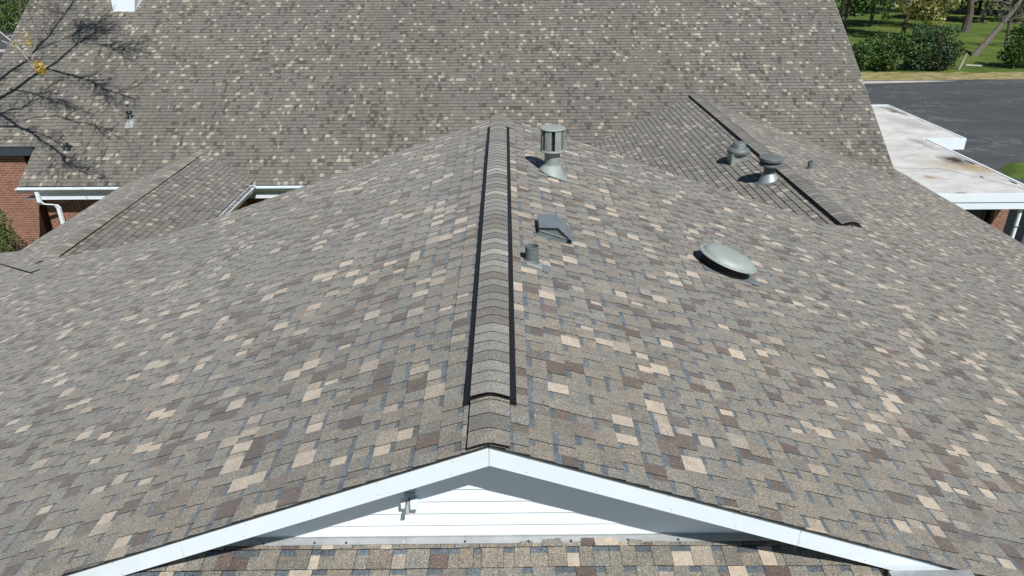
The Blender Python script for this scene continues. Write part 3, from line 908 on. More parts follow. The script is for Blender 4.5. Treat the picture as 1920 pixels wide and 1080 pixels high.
for k in range(7):
    a = math.radians(-128+k*360/7+12)
    s = MB()
    w2 = math.radians(17.5)
    s.lathe([(0.150, 0.322), (0.150, 0.582)], 6, a0=a-w2, a1=a+w2)
    s.lathe([(0.146, 0.322), (0.146, 0.582)], 6, a0=a-w2, a1=a+w2)
    for e in (a-w2, a+w2):
        c_, s_ = math.cos(e), math.sin(e)
        s.face([V(0.128*c_, 0.128*s_, 0.322), V(0.152*c_, 0.152*s_, 0.322), V(0.152*c_, 0.152*s_, 0.582), V(0.128*c_, 0.128*s_, 0.582)])
    s.build('louvre', M_GALV, tv)
b = MB(); b.lathe([(0.0, 0.580), (0.158, 0.580), (0.163, 0.584), (0.163, 0.592), (0.158, 0.597), (0.0, 0.600)], 40); finish(b.build('cap', M_DISH, tv))

# --- slant hood vent
hv = thing('hood_vent', 'low blue-grey peaked hood vent lying on the near slope right of the ridge', 'roof vent')
M, p = frame_at(0.56, 6.80, 'R'); hv.location = p; M = Matrix.Translation(-p) @ M
def prism_y(mb, prof, y0, y1, M, mi=0, capmi=None):
    """prof in (localY slope, localZ); extruded along local X"""
    a = [M @ V(y0, s, z) for s, z in prof]; b_ = [M @ V(y1, s, z) for s, z in prof]
    n = len(prof)
    for i in range(n):
        mb.face([a[i], a[(i+1) % n], b_[(i+1) % n], b_[i]], mi)
    mb.face(a[::-1], mi if capmi is None else capmi); mb.face(b_, mi if capmi is None else capmi)
b = MB(); b.box((-0.13, -0.18, 0.006), (0.24, 0.165, 0.012), M); b.build('base_flange', M_GREY, hv)
b = MB(); prism_y(b, [(0.155, 0.012), (0.155, 0.088), (-0.01, 0.140), (-0.175, 0.055), (-0.13, 0.012)], -0.10, 0.20, M); b.build('side_panel', M_GREY, hv)
b = MB(); prism_y(b, [(0.172, 0.085), (0.172, 0.095), (-0.01, 0.152), (-0.205, 0.055), (-0.198, 0.047), (-0.01, 0.140)], -0.125, 0.24, M); b.build('hood', M_HOOD, hv)
b = MB(); b.box((-0.108, -0.15, 0.050), (-0.101, 0.150, 0.058), M); b.build('trim_strip', M_ZINC, hv)
b = MB(); b.box((-0.10, -0.19, 0.012), (0.16, -0.14, 0.034), M); b.build('outlet', M_DARK, hv)

# --- short open pipe
P_ = V(0.331, 5.97, -mR*0.331)
sp = thing('vent_pipe', 'short open grey pipe near the ridge vent with blue-grey sealant beside it', 'pipe'); sp.location = P_
b = MB(); b.lathe([(0.060, -0.03), (0.060, 0.155), (0.052, 0.155), (0.052, 0.02), (0.0, 0.02)], 28); b.lathe([(0.063, 0.142), (0.063, 0.157), (0.058, 0.159), (0.052, 0.156)], 28); finish(b.build('pipe', M_GREY, sp))
b = MB(); saddle_cone(b, 0.072, 0.062, 0.035, pz, 28, 0.012); finish(b.build('collar', M_GREY, sp))
M, p = frame_at(0.345, 5.93, 'R'); M = Matrix.Translation(-P_) @ M
b = MB(); b.box((-0.09, -0.09, 0.009), (0.08, 0.07, 0.013), M); b.build('flashing_plate', M_FLASH, sp)
b = MB(); q = [(-0.14, -0.13), (-0.12, -0.075), (0.03, -0.08), (0.045, -0.145), (-0.06, -0.155)]; b.face([M @ V(x, y, 0.0145) for x, y in q]); b.build('sealant_patch', M_GLUE, sp)

# --- large dome vent
M, p = frame_at(2.55, 7.48, 'R')
dv = thing('dome_vent', 'wide pale round dome vent, raised and casting a black shadow on the right slope', 'roof vent'); dv.location = p
M = Matrix.Translation(-p) @ M
b = MB(); b.box((-0.26, -0.36, 0.008), (0.26, 0.30, 0.014), M); b.build('base_flange', M_GREY, dv)
b = MB(); b.lathe([(0.275, 0.012), (0.275, 0.125), (0.24, 0.128), (0.0, 0.128)], 40, M); finish(b.build('throat', M_DARK, dv))  # near-black colour paints the shade under the dome onto the throat
M = M @ Matrix.Translation((0, 0, 0.055)); b = MB(); b.lathe([(0.17, 0.07), (0.325, 0.070), (0.335, 0.064), (0.340, 0.070), (0.335, 0.080), (0.300, 0.082), (0.288, 0.092), (0.278, 0.112), (0.25, 0.128), (0.20, 0.136), (0.10, 0.140), (0.0, 0.141)], 56, M); finish(b.build('dome', M_DISH, dv))
b = MB(); M0, p0 = frame_at(2.55, 7.48, 'R'); M0 = Matrix.Translation(-p0) @ M0
b.face([M0 @ V(x, y, 0.020) for x, y in ((-0.26, -0.26), (-0.20, -0.24), (-0.18, -0.34), (-0.22, -0.39), (-0.27, -0.36), (-0.29, -0.30))]); b.build('sealant_patch', M_GLUE, dv)
for a in range(0, 360, 45):
    a = math.radians(a+10); b = MB(); b.lathe([(0.007, 0.0), (0.007, 0.004), (0.0, 0.005)], 8, M @ Matrix.Translation((0.315*math.cos(a), 0.315*math.sin(a), 0.08))); b.build('screw', M_GREY, dv)
# --- curb-mounted round fan on the side wing
B1 = V(5.68, 17.05, ZC-mR*(XC-5.68))
cf = thing('curb_fan', 'stepped round grey roof fan on a square curb, farther of two by the slanting ridge', 'roof vent', 'metal flues on the side wing'); cf.location = B1
b = MB(); b.box((-0.20, -0.19, -0.16), (0.20, 0.19, 0.19)); b.box((-0.212, -0.202, 0.165), (0.212, 0.202, 0.198)); b.build('curb', M_GALV, cf)
b = MB(); b.lathe([(0.0, 0.205), (0.255, 0.205), (0.268, 0.212), (0.268, 0.262), (0.258, 0.272), (0.235, 0.300), (0.225, 0.312), (0.175, 0.322), (0.168, 0.330), (0.150, 0.425), (0.140, 0.440), (0.115, 0.455), (0.0, 0.460)], 40); finish(b.build('fan_housing', M_GREY, cf))
b = MB(); b.lathe([(0.19, 0.195), (0.19, 0.207)], 30); b.build('throat', M_DARK, cf)
for (x, y) in ((-0.2, -0.2), (0.2, -0.2)):
    s = MB(); s.box((x-0.02, y-0.03, 0.0+ -0.10*(x < 0)), (x+0.02, y-0.012, 0.05-0.10*(x < 0))); s.build('clip', M_ZINC, cf)

# --- flue with mesh band on the side wing
B2 = V(5.83, 15.29, ZC-mR*(XC-5.83))
fl2 = thing('flue_cap', 'flat-capped flue with mesh band and shiny cone, nearer of two by slanting ridge', 'roof vent', 'metal flues on the side wing'); fl2.location = B2
pzc = lambda x, y: mR*x
b = MB(); saddle_cone(b, 0.21, 0.125, 0.17, pzc, 36, 0.016); finish(b.build('flashing_cone', M_ZINC, fl2))
M, p = frame_at(5.80, 15.22, 'C'); M = Matrix.Translation(-B2) @ M
b = MB(); b.box((-0.25, -0.27, 0.012), (0.24, 0.24, 0.018), M); b.build('flashing_plate', M_GREY, fl2)
b = MB(); b.lathe([(0.118, 0.0), (0.118, 0.32), (0.15, 0.335), (0.15, 0.345)], 32); finish(b.build('pipe', M_GREY, fl2))
b = MB(); b.lathe([(0.10, 0.335), (0.235, 0.345), (0.240, 0.375), (0.235, 0.39), (0.10, 0.39)], 40); finish(b.build('lower_rim', M_GREY, fl2))
b = MB(); b.lathe([(0.200, 0.385), (0.200, 0.47)], 32); ms = b.build('mesh_drum', M_DARK, fl2)
b = MB()
for i in range(44):
    a = 2*math.pi*i/44
    b.box((-0.003, -0.003, 0.385), (0.003, 0.003, 0.46), Matrix.Translation((0.212*math.cos(a), 0.212*math.sin(a), 0)))
for zz in (0.40, 0.425, 0.45): b.lathe([(0.214, zz), (0.214, zz+0.005)], 40)
b.build('mesh_band', M_GREY, fl2)
b = MB(); b.lathe([(0.21, 0.455), (0.245, 0.450), (0.252, 0.458), (0.252, 0.515), (0.240, 0.527), (0.10, 0.548), (0.0, 0.552)], 40); finish(b.build('cap', M_GREY, fl2))

# --- small far pipe
P3 = V(7.377, 16.85, -mR*7.377)
p3 = thing('vent_pipe', 'small dark stub pipe on the sunny far right slope behind the slanting ridge vent', 'pipe'); p3.location = P3
b = MB(); b.lathe([(0.06, -0.05), (0.06, 0.20), (0.05, 0.20), (0.05, 0.05), (0, 0.05)], 20); finish(b.build('pipe', M_GREY, p3))
b = MB(); saddle_cone(b, 0.10, 0.066, 0.03, pz, 20, 0.012); finish(b.build('collar', M_FLASH, p3))

# --- capped pipe on the hall roof
P4 = V(-11.83, 23.30, zB(23.30))
p4 = thing('vent_pipe', 'thin tall dark pipe with a flat cap on the left of the big rear roof', 'pipe'); p4.location = P4
b = MB(); b.lathe([(0.036, -0.1), (0.036, 0.56)], 16); finish(b.build('pipe', M_GREY, p4))
b = MB(); b.lathe([(0, 0.535), (0.095, 0.54), (0.095, 0.56), (0.08, 0.60), (0.045, 0.625), (0, 0.63)], 24); finish(b.build('cap', M_GALV, p4))
b = MB(); b.lathe([(0.036, 0.235), (0.085, 0.245), (0.10, 0.275), (0.085, 0.31), (0.036, 0.32)], 24); finish(b.build('collar', M_BLACK, p4))  # black ring bulging out midway up the pipe
b = MB(); b.lathe([(0.12, -0.10), (0.075, 0.03), (0.036, 0.05)], 24); finish(b.build('boot', M_GALV, p4))
M, p = frame_at(-11.83, 23.18, 'B'); M = Matrix.Translation(-P4) @ M
b = MB(); b.box((-0.13, -0.18, 0.012), (0.13, 0.14, 0.017), M); b.build('flashing_plate', M_FLASH, p4)

# --- white boxed base on the hall roof at the top left
P5 = V(-13.39, 27.60, zB(27.60))
st = thing('roof_turret', 'white box-shaped roof turret cut off by the top edge of the picture', 'turret'); st.location = P5
b = MB()
vs = [V(-0.37, 0, -0.02), V(0.37, 0, -0.02), V(0.62, 1.1, 0.72), V(-0.62, 1.1, 0.72), V(-0.40, 0, 1.6), V(0.72, 0, 1.6), V(0.72, 1.3, 1.6), V(-0.62, 1.3, 1.6)]
b.mesh(vs, [(0, 1, 5, 4), (1, 2, 6, 5), (2, 3, 7, 6), (3, 0, 4, 7), (4, 5, 6, 7), (3, 2, 1, 0)])
b.build('body', M_WHITE, st)
b = MB(); b.box((-0.50, -0.08, 1.601), (0.82, 1.4, 1.68)); b.build('cornice', M_WHITE, st)

# --- mount on the gable siding
bk_ = thing('wall_camera', 'small white box camera mount under the left rake board on the siding', 'camera'); bk_.location = (-0.50, YW-0.014, -0.615); bk_.scale = (1.1, 1.1, 1.1)
b = MB(); b.box((-0.045, 0.0, -0.035), (0.045, 0.009, 0.055)); b.build('mounting_plate', M_WHITE, bk_)
b = MB(); b.box((0.006, -0.055, -0.028), (0.05, -0.001, 0.018)); b.build('junction_box', M_WHITE, bk_)
b = MB(); b.tube([V(-0.004, -0.001, 0.0), V(-0.012, -0.05, -0.005), V(-0.012, -0.075, -0.045)], [0.010, 0.010, 0.013], 10); finish(b.build('arm', M_FLASH, bk_))
b = MB(); b.box((-0.047, -0.045, -0.03), (-0.024, -0.001, 0.004)); b.build('sensor', M_WHITE, bk_)
b = MB(); b.box((-0.03, -0.012, 0.022), (0.03, -0.0015, 0.05)); b.build('rake_shade_block', M_GALV, bk_)  # grey block paints in the rake board's shade above the mount

# ================================================================== GROUND
ZG = -7.3
def sheet(name, pts, z, mat):
    b = MB(); b.face([V(x, y, z) for x, y in pts]); return kind(b.build(name, mat))
sheet('lawn', [(-1500, -1500), (1500, -1500), (1500, 1800), (-1500, 1800)], ZG, M_LAWN)
rv_ = random.Random(4)
def wavy(x0, x1, y, amp, step, rev=False):
    xs = []; x = x0
    while x < x1: xs.append((x, y+rv_.uniform(-amp, amp))); x += step
    xs.append((x1, y))
    return xs[::-1] if rev else xs
sheet('verge', wavy(16, 95, 55.9, 0, 4) + wavy(16, 95, 59.7, 0.5, 0.8, True), ZG+0.004, M_STRAW)
sheet('parking_lot', [(17.7, 2), (95, 2)] + wavy(17.7, 95, 56.3, 0.12, 1.0, True), ZG+0.008, M_ASPH)
cs = MB()
cs.face([V(x, y, ZG+0.012) for x, y in [(24, 54.8), (27, 54.9), (31, 55.3), (34.2, 55.7), (32, 56.0), (27, 55.95), (24, 55.9)]])
kind(cs.build('concrete_strip', M_CONC))
sheet('driveway', [(-70, 60), (-40, 60), (-40, 96), (-70, 96)], ZG+0.008, M_ASPH)
kb = MB(); kb.box((-60, 74.5, ZG), (-44, 75.3, ZG+0.14)); kb.box((-80, 100.5, ZG), (-40, 101.5, ZG+0.14)); kind(kb.build('kerb', M_CONC))
sheet('planting_bed', [(-30, 10), (-13, 10), (-13, 22.6), (-30, 22.6)], ZG+0.004, M_STRAW)

# ================================================================== VEGETATION
def leafcloud(mb, blobs, n, size, cols, rnd, squash=1.0):
    tot = sum(b[1]**2 for b in blobs)
    for (c, r, *rest) in blobs:
        c = Vector(c); k = int(n*r*r/tot)
        for _ in range(k):
            d = Vector((rnd.gauss(0, 1), rnd.gauss(0, 1), rnd.gauss(0, 1))).normalized()
            rad = r*(1-abs(rnd.gauss(0, 0.22)))*(1+0.12*math.sin(5*d.x+3*d.y)+0.12*math.sin(7*d.z+4*d.x))
            p = c+V(d.x*rad, d.y*rad, d.z*rad*squash)
            n1 = Vector((rnd.gauss(0, 1), rnd.gauss(0, 1), rnd.gauss(0.6, 1))).normalized()
            u = n1.orthogonal().normalized(); w = n1.cross(u)
            an = rnd.uniform(0, 6.28); u, w = u*math.cos(an)+w*math.sin(an), w*math.cos(an)-u*math.sin(an)
            s = size*rnd.uniform(0.6, 1.35)
            col = mulc(rnd.choice(cols), rnd.uniform(0.75, 1.3))
            mb.face([p-u*s*0.5, p+w*s*0.32, p+u*s*0.5, p-w*s*0.32], 0, col)

def grow(mb, rnd, p, d, L, r, depth, spread=0.5, nseg=4, droop=0.0, ends=None, n=6, minr=0.006, kids=(2, 3)):
    p = Vector(p); d = Vector(d).normalized()
    pts = [p.copy()]; rad = [r]
    for i in range(nseg):
        d = (d+Vector((rnd.gauss(0, 0.13), rnd.gauss(0, 0.13), rnd.gauss(0, 0.10)-droop))).normalized()
        p = p+d*(L/nseg); pts.append(p.copy()); rad.append(max(minr, r*(1-0.5*(i+1)/nseg)))
    mb.tube(pts, rad, n if depth > 1 else 4, caps=False)
    if depth <= 0:
        if ends is not None: ends.append(p.copy())
        return
    for k in range(rnd.randint(*kids)):
        i = rnd.randint(max(1, nseg-2), nseg)
        nd = (d+Vector((rnd.gauss(0, spread), rnd.gauss(0, spread), rnd.gauss(0.1, spread)))).normalized()
        grow(mb, rnd, pts[i], nd, L*rnd.uniform(0.55, 0.8), rad[i]*0.7, depth-1, spread, nseg, droop, ends, n, minr, kids)

GREEN = [(0.045, 0.090, 0.020), (0.065, 0.125, 0.026), (0.030, 0.065, 0.016), (0.11, 0.17, 0.04)]
DGREEN = [(0.030, 0.070, 0.020), (0.055, 0.115, 0.030), (0.09, 0.165, 0.045), (0.13, 0.21, 0.055)]
YGREEN = [(0.20, 0.24, 0.04), (0.32, 0.30, 0.06), (0.09, 0.13, 0.025), (0.30, 0.27, 0.12)]
PALE = [(0.44, 0.40, 0.18), (0.50, 0.45, 0.24), (0.24, 0.22, 0.08)]

# hedge of separate shrubs along the verge
def shrub(label, x, y, w, h, seed, cols, n=3200, size=0.20, group='shrubs along the parking lot verge'):
    rnd = random.Random(seed)
    t = thing('shrub', label, 'shrub', group); t.location = (x, y, ZG); n = int(n*1.25)
    mb = MB(); blobs = []
    for k in range(13):
        bx = rnd.uniform(-w*0.42, w*0.42); bz = rnd.uniform(0.22, 0.80)*h*(1-0.35*abs(bx)/w); r = rnd.uniform(0.20, 0.34)*h
        blobs.append(((bx, rnd.uniform(-0.8, 0.8), bz), r))
    for k in range(8): blobs.append(((rnd.uniform(-w*0.45, w*0.45), rnd.uniform(-0.7, 0.7), h*rnd.uniform(0.85, 1.02)), 0.13*h))
    leafcloud(mb, blobs, n, size, cols, rnd)
    mb.build('foliage', M_LEAF, t)
    st_ = MB()
    for k in range(6):
        grow(st_, rnd, (rnd.uniform(-w*0.25, w*0.25), rnd.uniform(-0.3, 0.3), 0), (rnd.uniform(-.4, .4), rnd.uniform(-.3, .3), 1), h*0.6, 0.04, 2, 0.4, 3)
    st_.build('stem', M_BARKD, t)
shrub('dark leafy shrub at the left end of the hedge beside the roof edge', 29.6, 60.6, 4.0, 2.5, 1, DGREEN)
shrub('dense dark green shrub second from the left in the hedge', 32.0, 60.9, 4.0, 2.7, 2, DGREEN+GREEN[:1])
shrub('tallest bluish green shrub in the middle of the hedge', 34.2, 60.8, 3.6, 3.1, 3, [(0.03, 0.075, 0.035), (0.045, 0.10, 0.05), (0.06, 0.12, 0.05)])
shrub('thinner olive shrub at the right end of the hedge by the leaning stump', 35.4, 61.0, 2.4, 2.4, 4, [(0.06, 0.085, 0.035), (0.045, 0.08, 0.03), (0.10, 0.10, 0.05)], n=1900)
shrub('round bright green bush at the right edge beyond the parking lot', 43.3, 61.4, 3.8, 3.4, 5, [(0.05, 0.11, 0.02), (0.08, 0.15, 0.025), (0.03, 0.07, 0.018)], n=4200)
# broken white stump and small log
s_ = MB(); s_.tube([V(37.2, 61.0, ZG), V(37.4, 61.0, ZG+0.7), V(37.55, 61.0, ZG+1.3)], [0.10, 0.09, 0.05], 8)
o = s_.build('white_post', plain('white_bark', (0.36, 0.35, 0.32), 0.8, var=0.3, vscale=4), loc=(37.2, 61.9, ZG)); tag(o, 'short pale leaning stump at the right end of the hedge', 'stump')
s_ = MB(); s_.tube([V(38.7, 62.6, ZG+0.08), V(39.8, 62.2, ZG+0.08)], [0.09, 0.07], 7)
o = s_.build('fallen_log', M_TWIG, loc=(38.7, 62.6, ZG)); tag(o, 'small pale log lying in the grass right of the stump', 'log')

# trees beyond the parking lot
def tree(name, label, base, lean, h, r, seed, cols, n, size, crown, depth=3, twig=False, group='trees beyond the parking lot', sp=0.5, trunk_mat=None, shape=1.0):
    rnd = random.Random(seed)
    t = thing(name, label, 'tree', group); t.location = base
    tk = MB(); ends = []
    top = V(lean[0], lean[1], h)
    pts = [V(0, 0, -0.1), top*0.33+V(rnd.uniform(-.2, .2), 0, 0), top*0.66+V(rnd.uniform(-.2, .2), 0, 0), top]
    tk.tube(pts, [r*1.25, r*0.95, r*0.8, r*0.6], 9, caps=False)
    for k in range(6 if not twig else 9):
        f = rnd.uniform(0.5, 1.0); q = top*f
        a = rnd.uniform(0, 6.28)
        grow(tk, rnd, q, (math.cos(a), math.sin(a), rnd.uniform(0.2, 0.9)), h*rnd.uniform(0.3, 0.5), r*0.4, depth, sp, 4, 0.02, ends, 5, 0.012)
    tk.build('trunk', trunk_mat or M_BARKD, t)
    if n:
        mb = MB(); leafcloud(mb, crown, n, size, cols, rnd, shape)
        mb.build('crown', M_LEAF, t)
    return t
tree('yellowing_tree', 'tree with yellow and pale tan hanging leaves at the top right', (44.0, 84.0, ZG), (0.5, 0, 0), 4.5, 0.22, 21, YGREEN+PALE, 6500, 0.26,
     [((-3.6, -4, 4.0), 0.95), ((-2.2, -4, 3.6), 1.1), ((-1.0, -4, 3.0), 1.15), ((0.2, -4, 2.6), 1.15), ((1.2, -4, 2.6), 0.95), ((-0.2, -4, 4.4), 1.7), ((2.0, -4, 4.2), 1.3), ((-2.0, -3, 5.6), 1.9), ((1.0, -3, 6.3), 2.3)])
tree('dark_tree', 'dark trunked leafy tree behind the yellowing tree', (52.6, 87.0, ZG), (-0.3, 0, 0), 6.0, 0.40, 22, GREEN, 3600, 0.32,
     [((-1, 1, 8.5), 2.8), ((2, 0, 9.2), 2.8), ((0, 2, 11), 3.4)])
tree('bare_tree', 'leaning leafless tree with a thick twiggy crown at the top right', (42.8, 68.5, ZG), (3.6, 0.3, 0), 5.6, 0.24, 23, GREEN, 0, 0.3, [], depth=4, twig=True, sp=0.55, trunk_mat=M_BARK)
tree('bare_tree', 'leafless brushy tree at the right edge behind the leaning one', (49.5, 74.5, ZG), (-0.6, 0, 0), 3.4, 0.16, 24, GREEN, 0, 0.3, [], depth=4, twig=True, sp=0.6, trunk_mat=M_BARK)
tree('leafy_tree', 'leafy tree whose low green sprays hang beside the rear roof edge', (33.5, 76.0, ZG), (-0.5, 0, 0), 6.0, 0.22, 25, GREEN+YGREEN[2:3], 4800, 0.26,
     [((1.3, -6, 4.9), 0.8), ((1.2, -6, 4.0), 0.55), ((1.3, -6, 3.2), 0.45), ((2.6, -6, 5.1), 0.7), ((4.2, -6, 5.4), 0.6), ((-1.0, -5, 6.0), 1.5), ((0, -2, 8.0), 2.8), ((2.5, -1, 8.5), 2.4)])
for i, (x, y, lab) in enumerate([(47.5, 107, 'dark evergreen far behind the lawn next to the roof edge'), (51.5, 110, 'second dark evergreen behind the lawn, left of the blue cover'), (60.5, 110, 'dark evergreen right of the blue cover far behind the lawn'), (66.5, 108, 'dark evergreen behind the yellowing tree'), (73, 109, 'dark evergreen behind the bare trees at the far right'),
                                 ]):
    tree('evergreen_tree', lab, (x, y, ZG), (0, 0, 0), 8.5, 0.2, 30+i, DGREEN, 3800, 0.5, [((0, 0, 2.6), 3.0), ((1.5, -1, 4.6), 3.2), ((-1.8, 0, 5.5), 3.0), ((0.5, 0, 8), 3.2), ((0, 0, 10.5), 2.4)], depth=2, group='evergreens behind the lawn')
# trees standing right of the picture whose shade crosses the lawn
for i, (x, y) in enumerate([(37.5, 84), (44.5, 93), (60.5, 97), (70, 104)]):
    tree('shade_tree', ['tall spreading tree hidden behind the rear roof edge, nearest of the row', 'tall spreading tree farther behind the rear roof edge', 'tall spreading tree behind the yellowing tree', 'tall spreading tree behind the leaning bare tree'][i], (x, y, ZG), (0, 0, 0), 7.0, 0.2, 60+i, GREEN, 5200, 0.6,
         [((0, 0, 7.4), 3.0), ((3.2, 0, 7.8), 2.6), ((-3, 1, 7.6), 2.8), ((0, 0, 10.5), 3.0), ((5.6, 0, 7.4), 1.8), ((1.0, -3.0, 7.5), 2.4)], depth=2, group='shade trees beyond the lawn')
for i, (x, y) in enumerate([(60, 66), (66, 78), (72, 92)]):
    tree('shade_tree', ['broad tree right of the picture edge, nearest of three', 'broad tree right of the picture edge, middle of three', 'broad tree right of the picture edge, farthest of three'][i], (x, y, ZG), (0, 0, 0), 7.5, 0.45, 50+i, GREEN, 2600, 0.45,
         [((0, 0, 8.5), 3.4), ((2.6, 0, 9.5), 2.8), ((-3, 1, 9.2), 3.0), ((0, 0, 11.5), 3.0), ((-5.0, 0, 8.2), 1.8)], depth=2, group='shade trees at the right')
bc = MB(); bc.box((-2.2, -0.6, 0), (2.2, 0.6, 0.8)); bc.box((-1.8, -0.5, 0.8), (1.8, 0.5, 1.05)); o = bc.build('tarp_covered_pile', M_BLUE); o.location = (64.6, 127.0, ZG); tag(o, 'blue covered pile far off on the lawn at the top', 'tarp')

# green bank with grass by the annex
gbk = MB(); rg = random.Random(8)
gbk.mesh([V(22.6, 31.4, ZG), V(30, 30.0, ZG), V(31, 33.2, ZG), V(27, 33.9, ZG), V(24.2, 33.8, ZG), V(23.2, 32.9, ZG),
          V(23.3, 31.8, ZG+0.15), V(30, 30.6, ZG+0.15), V(30.6, 32.8, ZG+0.15), V(27, 33.5, ZG+0.15), V(24.4, 33.4, ZG+0.15), V(23.7, 32.7, ZG+0.15)],
         [(0, 1, 7, 6), (1, 2, 8, 7), (2, 3, 9, 8), (3, 4, 10, 9), (4, 5, 11, 10), (5, 0, 6, 11), (6, 7, 8, 9, 10, 11)])
kind(gbk.build('grass_island', M_LAWN))
shrub('low dark green bush on the grass island beside the flat roof', 25.4, 32.0, 2.6, 0.9, 71, DGREEN, n=1500, size=0.12, group=None)

# left: conifer, dead bush, far greenery
def bush(name, label, x, y, z, blobs, cols, n, size, seed, cat='bush'):
    rnd = random.Random(seed); t = thing(name, label, cat); t.location = (x, y, z)
    mb = MB(); leafcloud(mb, blobs, n, size, cols, rnd); mb.build('foliage', M_LEAF, t)
    s_ = MB()
    for k in range(7): grow(s_, rnd, (0, 0, 0), (rnd.uniform(-.5, .5), rnd.uniform(-.5, .5), 1), 0.8, 0.03, 2, 0.4, 3)
    s_.build('stem', M_BARKD, t)
bush('conifer', 'dark green conifer against the brick wall at the left edge', -15.6, 20.9, ZG, [((0, 0, 0.9), 0.75), ((0.05, 0, 1.5), 0.65), ((0.1, 0, 2.1), 0.5), ((0.1, 0, 2.6), 0.30)], DGREEN, 4200, 0.07, 81, 'conifer')
bush('dry_bush', 'dark bush with straw-coloured tips below the conifer', -14.6, 20.7, ZG, [((0, 0, 0.7), 0.55), ((0.25, 0, 1.1), 0.42), ((-0.3, 0, 1.2), 0.45), ((0.5, -0.1, 0.8), 0.35)], [(0.05, 0.04, 0.03), (0.03, 0.03, 0.02), (0.22, 0.16, 0.09), (0.06, 0.06, 0.03)], 3600, 0.06, 82)
for i, (x, y, r, lab) in enumerate([(-57, 92, 3.2, 'green shrub mass beyond the kerb at the far left top'), (-66, 104, 3.6, 'leafy shrub far off behind the driveway at the left'), (-49, 84, 2.0, 'round shrub beside the rear roof corner at the left')]):
    bush('shrub', lab, x, y, ZG, [((0, 0, r*0.6), r), ((r, 0, r*0.5), r*0.7), ((-r, 0, r*0.6), r*0.8)], GREEN, 2600, 0.35, 90+i, 'shrub')

# bare tree on the left: its limbs reach over the hall roof above the frame and throw the shadow
bt = thing('bare_tree', 'leafless tree at the left with a few yellow leaves, its limbs shading the rear roof', 'tree')
TB = V(-17.6, 17.6, ZG); bt.location = TB
mbt = MB(); rb = random.Random(77); ends = []
K = 5.2
SD = V(0.38, -0.72, 1.0)
def over(pts, k=K): return [V(*p)+SD*k-TB for p in pts]
fork = V(-17.2, 17.9, 1.6)-TB
mbt.tube([V(0, 0, -0.2), V(0.1, 0, 4.5), fork], [0.30, 0.24, 0.19], 10)
def limb(pts, r0, r1, k=K, twigs=True, seed=0, dens=5, first=None):
    rnd = random.Random(seed)
    q = over(pts, k)
    if first is not None: q = [first]+q
    # refine with a little crookedness
    out = [q[0]]
    for i in range(len(q)-1):
        for t in (0.33, 0.66, 1.0):
            p = q[i].lerp(q[i+1], t)
            if t < 1: p += Vector((rnd.gauss(0, .04), rnd.gauss(0, .04), rnd.gauss(0, .04)))
            out.append(p)
    n = len(out)
    mbt.tube(out, [r0+(r1-r0)*i/(n-1) for i in range(n)], 7, caps=False)
    if twigs:
        for i in range(3, n):
            for _ in range(dens):
                d = (out[i]-out[i-1]).normalized()
                nd = (d*0.9+Vector((rnd.gauss(0, .55), rnd.gauss(0, .55), rnd.gauss(0, .45)))).normalized()
                grow(mbt, rnd, out[i], nd, rnd.uniform(0.35, 0.75)*(0.5+0.7*i/n), 0.012, 2, 0.5, 3, 0.0, ends, 4, 0.005)
    return out
limb([(-17.6, 23.6, -2.5), (-16.33, 24.13, -2.13), (-15.28, 25.24, -1.38)], 0.12, 0.06, seed=1, dens=1, first=fork)
limb([(-15.28, 25.24, -1.38), (-14.6, 26.2, -0.74), (-14.2, 26.6, -0.46), (-13.95, 26.8, -0.33)], 0.05, 0.015, seed=2, dens=11)
limb([(-15.28, 25.24, -1.38), (-14.4, 25.02, -1.52), (-13.5, 24.7, -1.75), (-12.6, 24.3, -2.0)], 0.05, 0.014, seed=3, dens=8)
limb([(-17.6, 23.9, -2.2), (-16.62, 24.83, -1.65), (-15.95, 25.9, -0.93), (-15.6, 27.0, -0.2), (-15.2, 28.6, 0.8)], 0.09, 0.02, seed=4, dens=4, first=fork)
limb([(-17.4, 23.2, -2.8), (-16.3, 23.6, -2.5), (-15.5, 23.75, -2.39), (-14.9, 24.55, -1.84)], 0.07, 0.02, seed=6, dens=4, first=fork)
limb([(-17.4, 23.7, -2.6), (-16.09, 23.55, -2.52), (-14.8, 22.9, -2.96), (-13.74, 22.24, -3.4), (-13.45, 21.95, -3.6), (-12.9, 21.62, -3.82)], 0.06, 0.012, seed=7, dens=4, first=fork)
limb([(-15.3, 23.3, -2.7), (-14.3, 23.5, -2.55), (-13.2, 23.2, -2.75), (-12.7, 23.0, -2.9)], 0.025, 0.008, seed=8, dens=2)
limb([(-16.2, 24.5, -1.9), (-15.0, 24.2, -2.1), (-14.2, 24.0, -2.2)], 0.03, 0.008, seed=9, dens=7)
limb([(-15.9, 26.0, -0.9), (-14.9, 26.6, -0.46), (-14.5, 27.0, -0.2)], 0.035, 0.012, seed=10, dens=11)
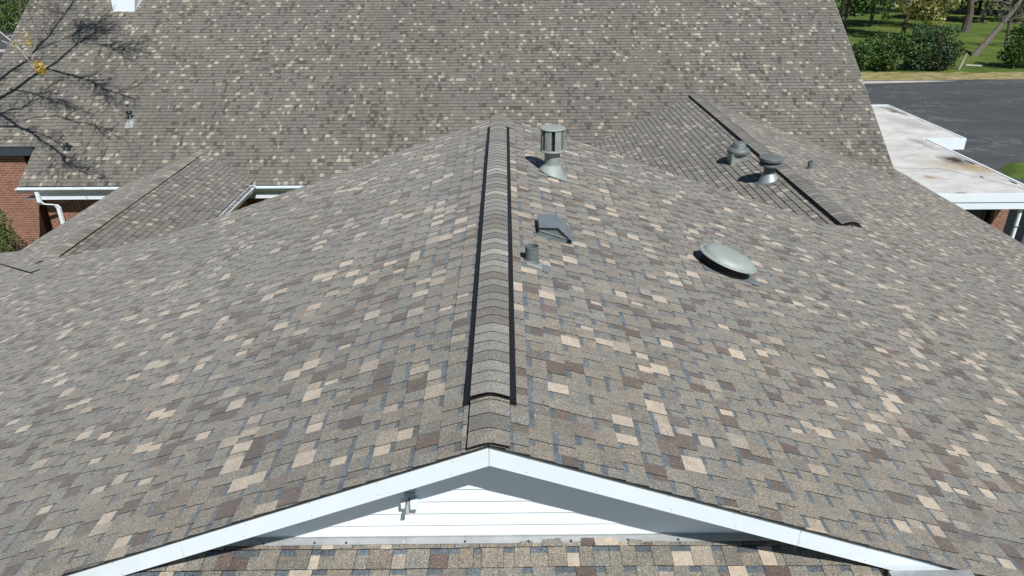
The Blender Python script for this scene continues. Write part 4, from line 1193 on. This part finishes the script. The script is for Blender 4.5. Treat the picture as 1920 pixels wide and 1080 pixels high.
limb([(-14.4, 26.3, -0.7), (-13.7, 26.2, -0.73), (-13.0, 26.0, -0.87)], 0.025, 0.008, seed=12, dens=10)
mbt.build('trunk', M_BARKD, bt)
# visible pale twigs with yellow leaves
tw = MB(); rt_ = random.Random(5)
def W(*p): return V(*p)-TB
tw.tube([fork, W(-14.6, 20.0, 1.5), W(-13.99, 20.5, 0.85), W(-13.32, 20.5, 0.315), W(-13.05, 20.5, 0.043), W(-12.9, 20.5, -0.163), W(-12.73, 20.5, -0.56), W(-12.55, 20.45, -0.80)], [0.05, 0.035, 0.026, 0.020, 0.017, 0.013, 0.009, 0.005], 6)
tw.tube([W(-14.6, 20.0, 1.5), W(-13.9, 20.6, 0.62), W(-13.38, 20.5, 0.11), W(-12.95, 20.5, -0.10)], [0.03, 0.022, 0.016, 0.008], 6)
for a, b in (((-13.05, 20.5, .043), (-12.65, 20.5, .05)), ((-12.9, 20.5, -.163), (-12.5, 20.4, -.25)), ((-13.2, 20.5, .2), (-12.7, 20.6, .34)), ((-12.73, 20.5, -.56), (-12.35, 20.5, -.7)), ((-12.8, 20.5, -.4), (-12.6, 20.5, -.2))):
    grow(tw, rt_, W(*a), Vector(b)-Vector(a), 0.35, 0.010, 1, 0.5, 3, 0.03, None, 4, 0.004)
tw.build('pale_twig', M_TWIG, bt)
lf = MB(); YEL = [(0.62, 0.44, 0.05), (0.50, 0.33, 0.05), (0.70, 0.55, 0.14), (0.40, 0.24, 0.04)]
leafcloud(lf, [(W(-12.49, 20.45, -0.64), 0.15), (W(-12.56, 20.5, -0.52), 0.10)], 150, 0.07, YEL, rt_)
leafcloud(lf, [(W(-12.66, 20.5, 0.10), 0.12), (W(-12.62, 20.5, 0.02), 0.10), (W(-13.02, 20.5, 0.06), 0.07)], 70, 0.055, YEL, rt_)
leafcloud(lf, [(W(-12.74, 20.5, 0.32), 0.16)], 40, 0.05, [(0.35, 0.19, 0.05), (0.42, 0.26, 0.07)], rt_)
lf.build('yellow_leaves', M_LEAF, bt)
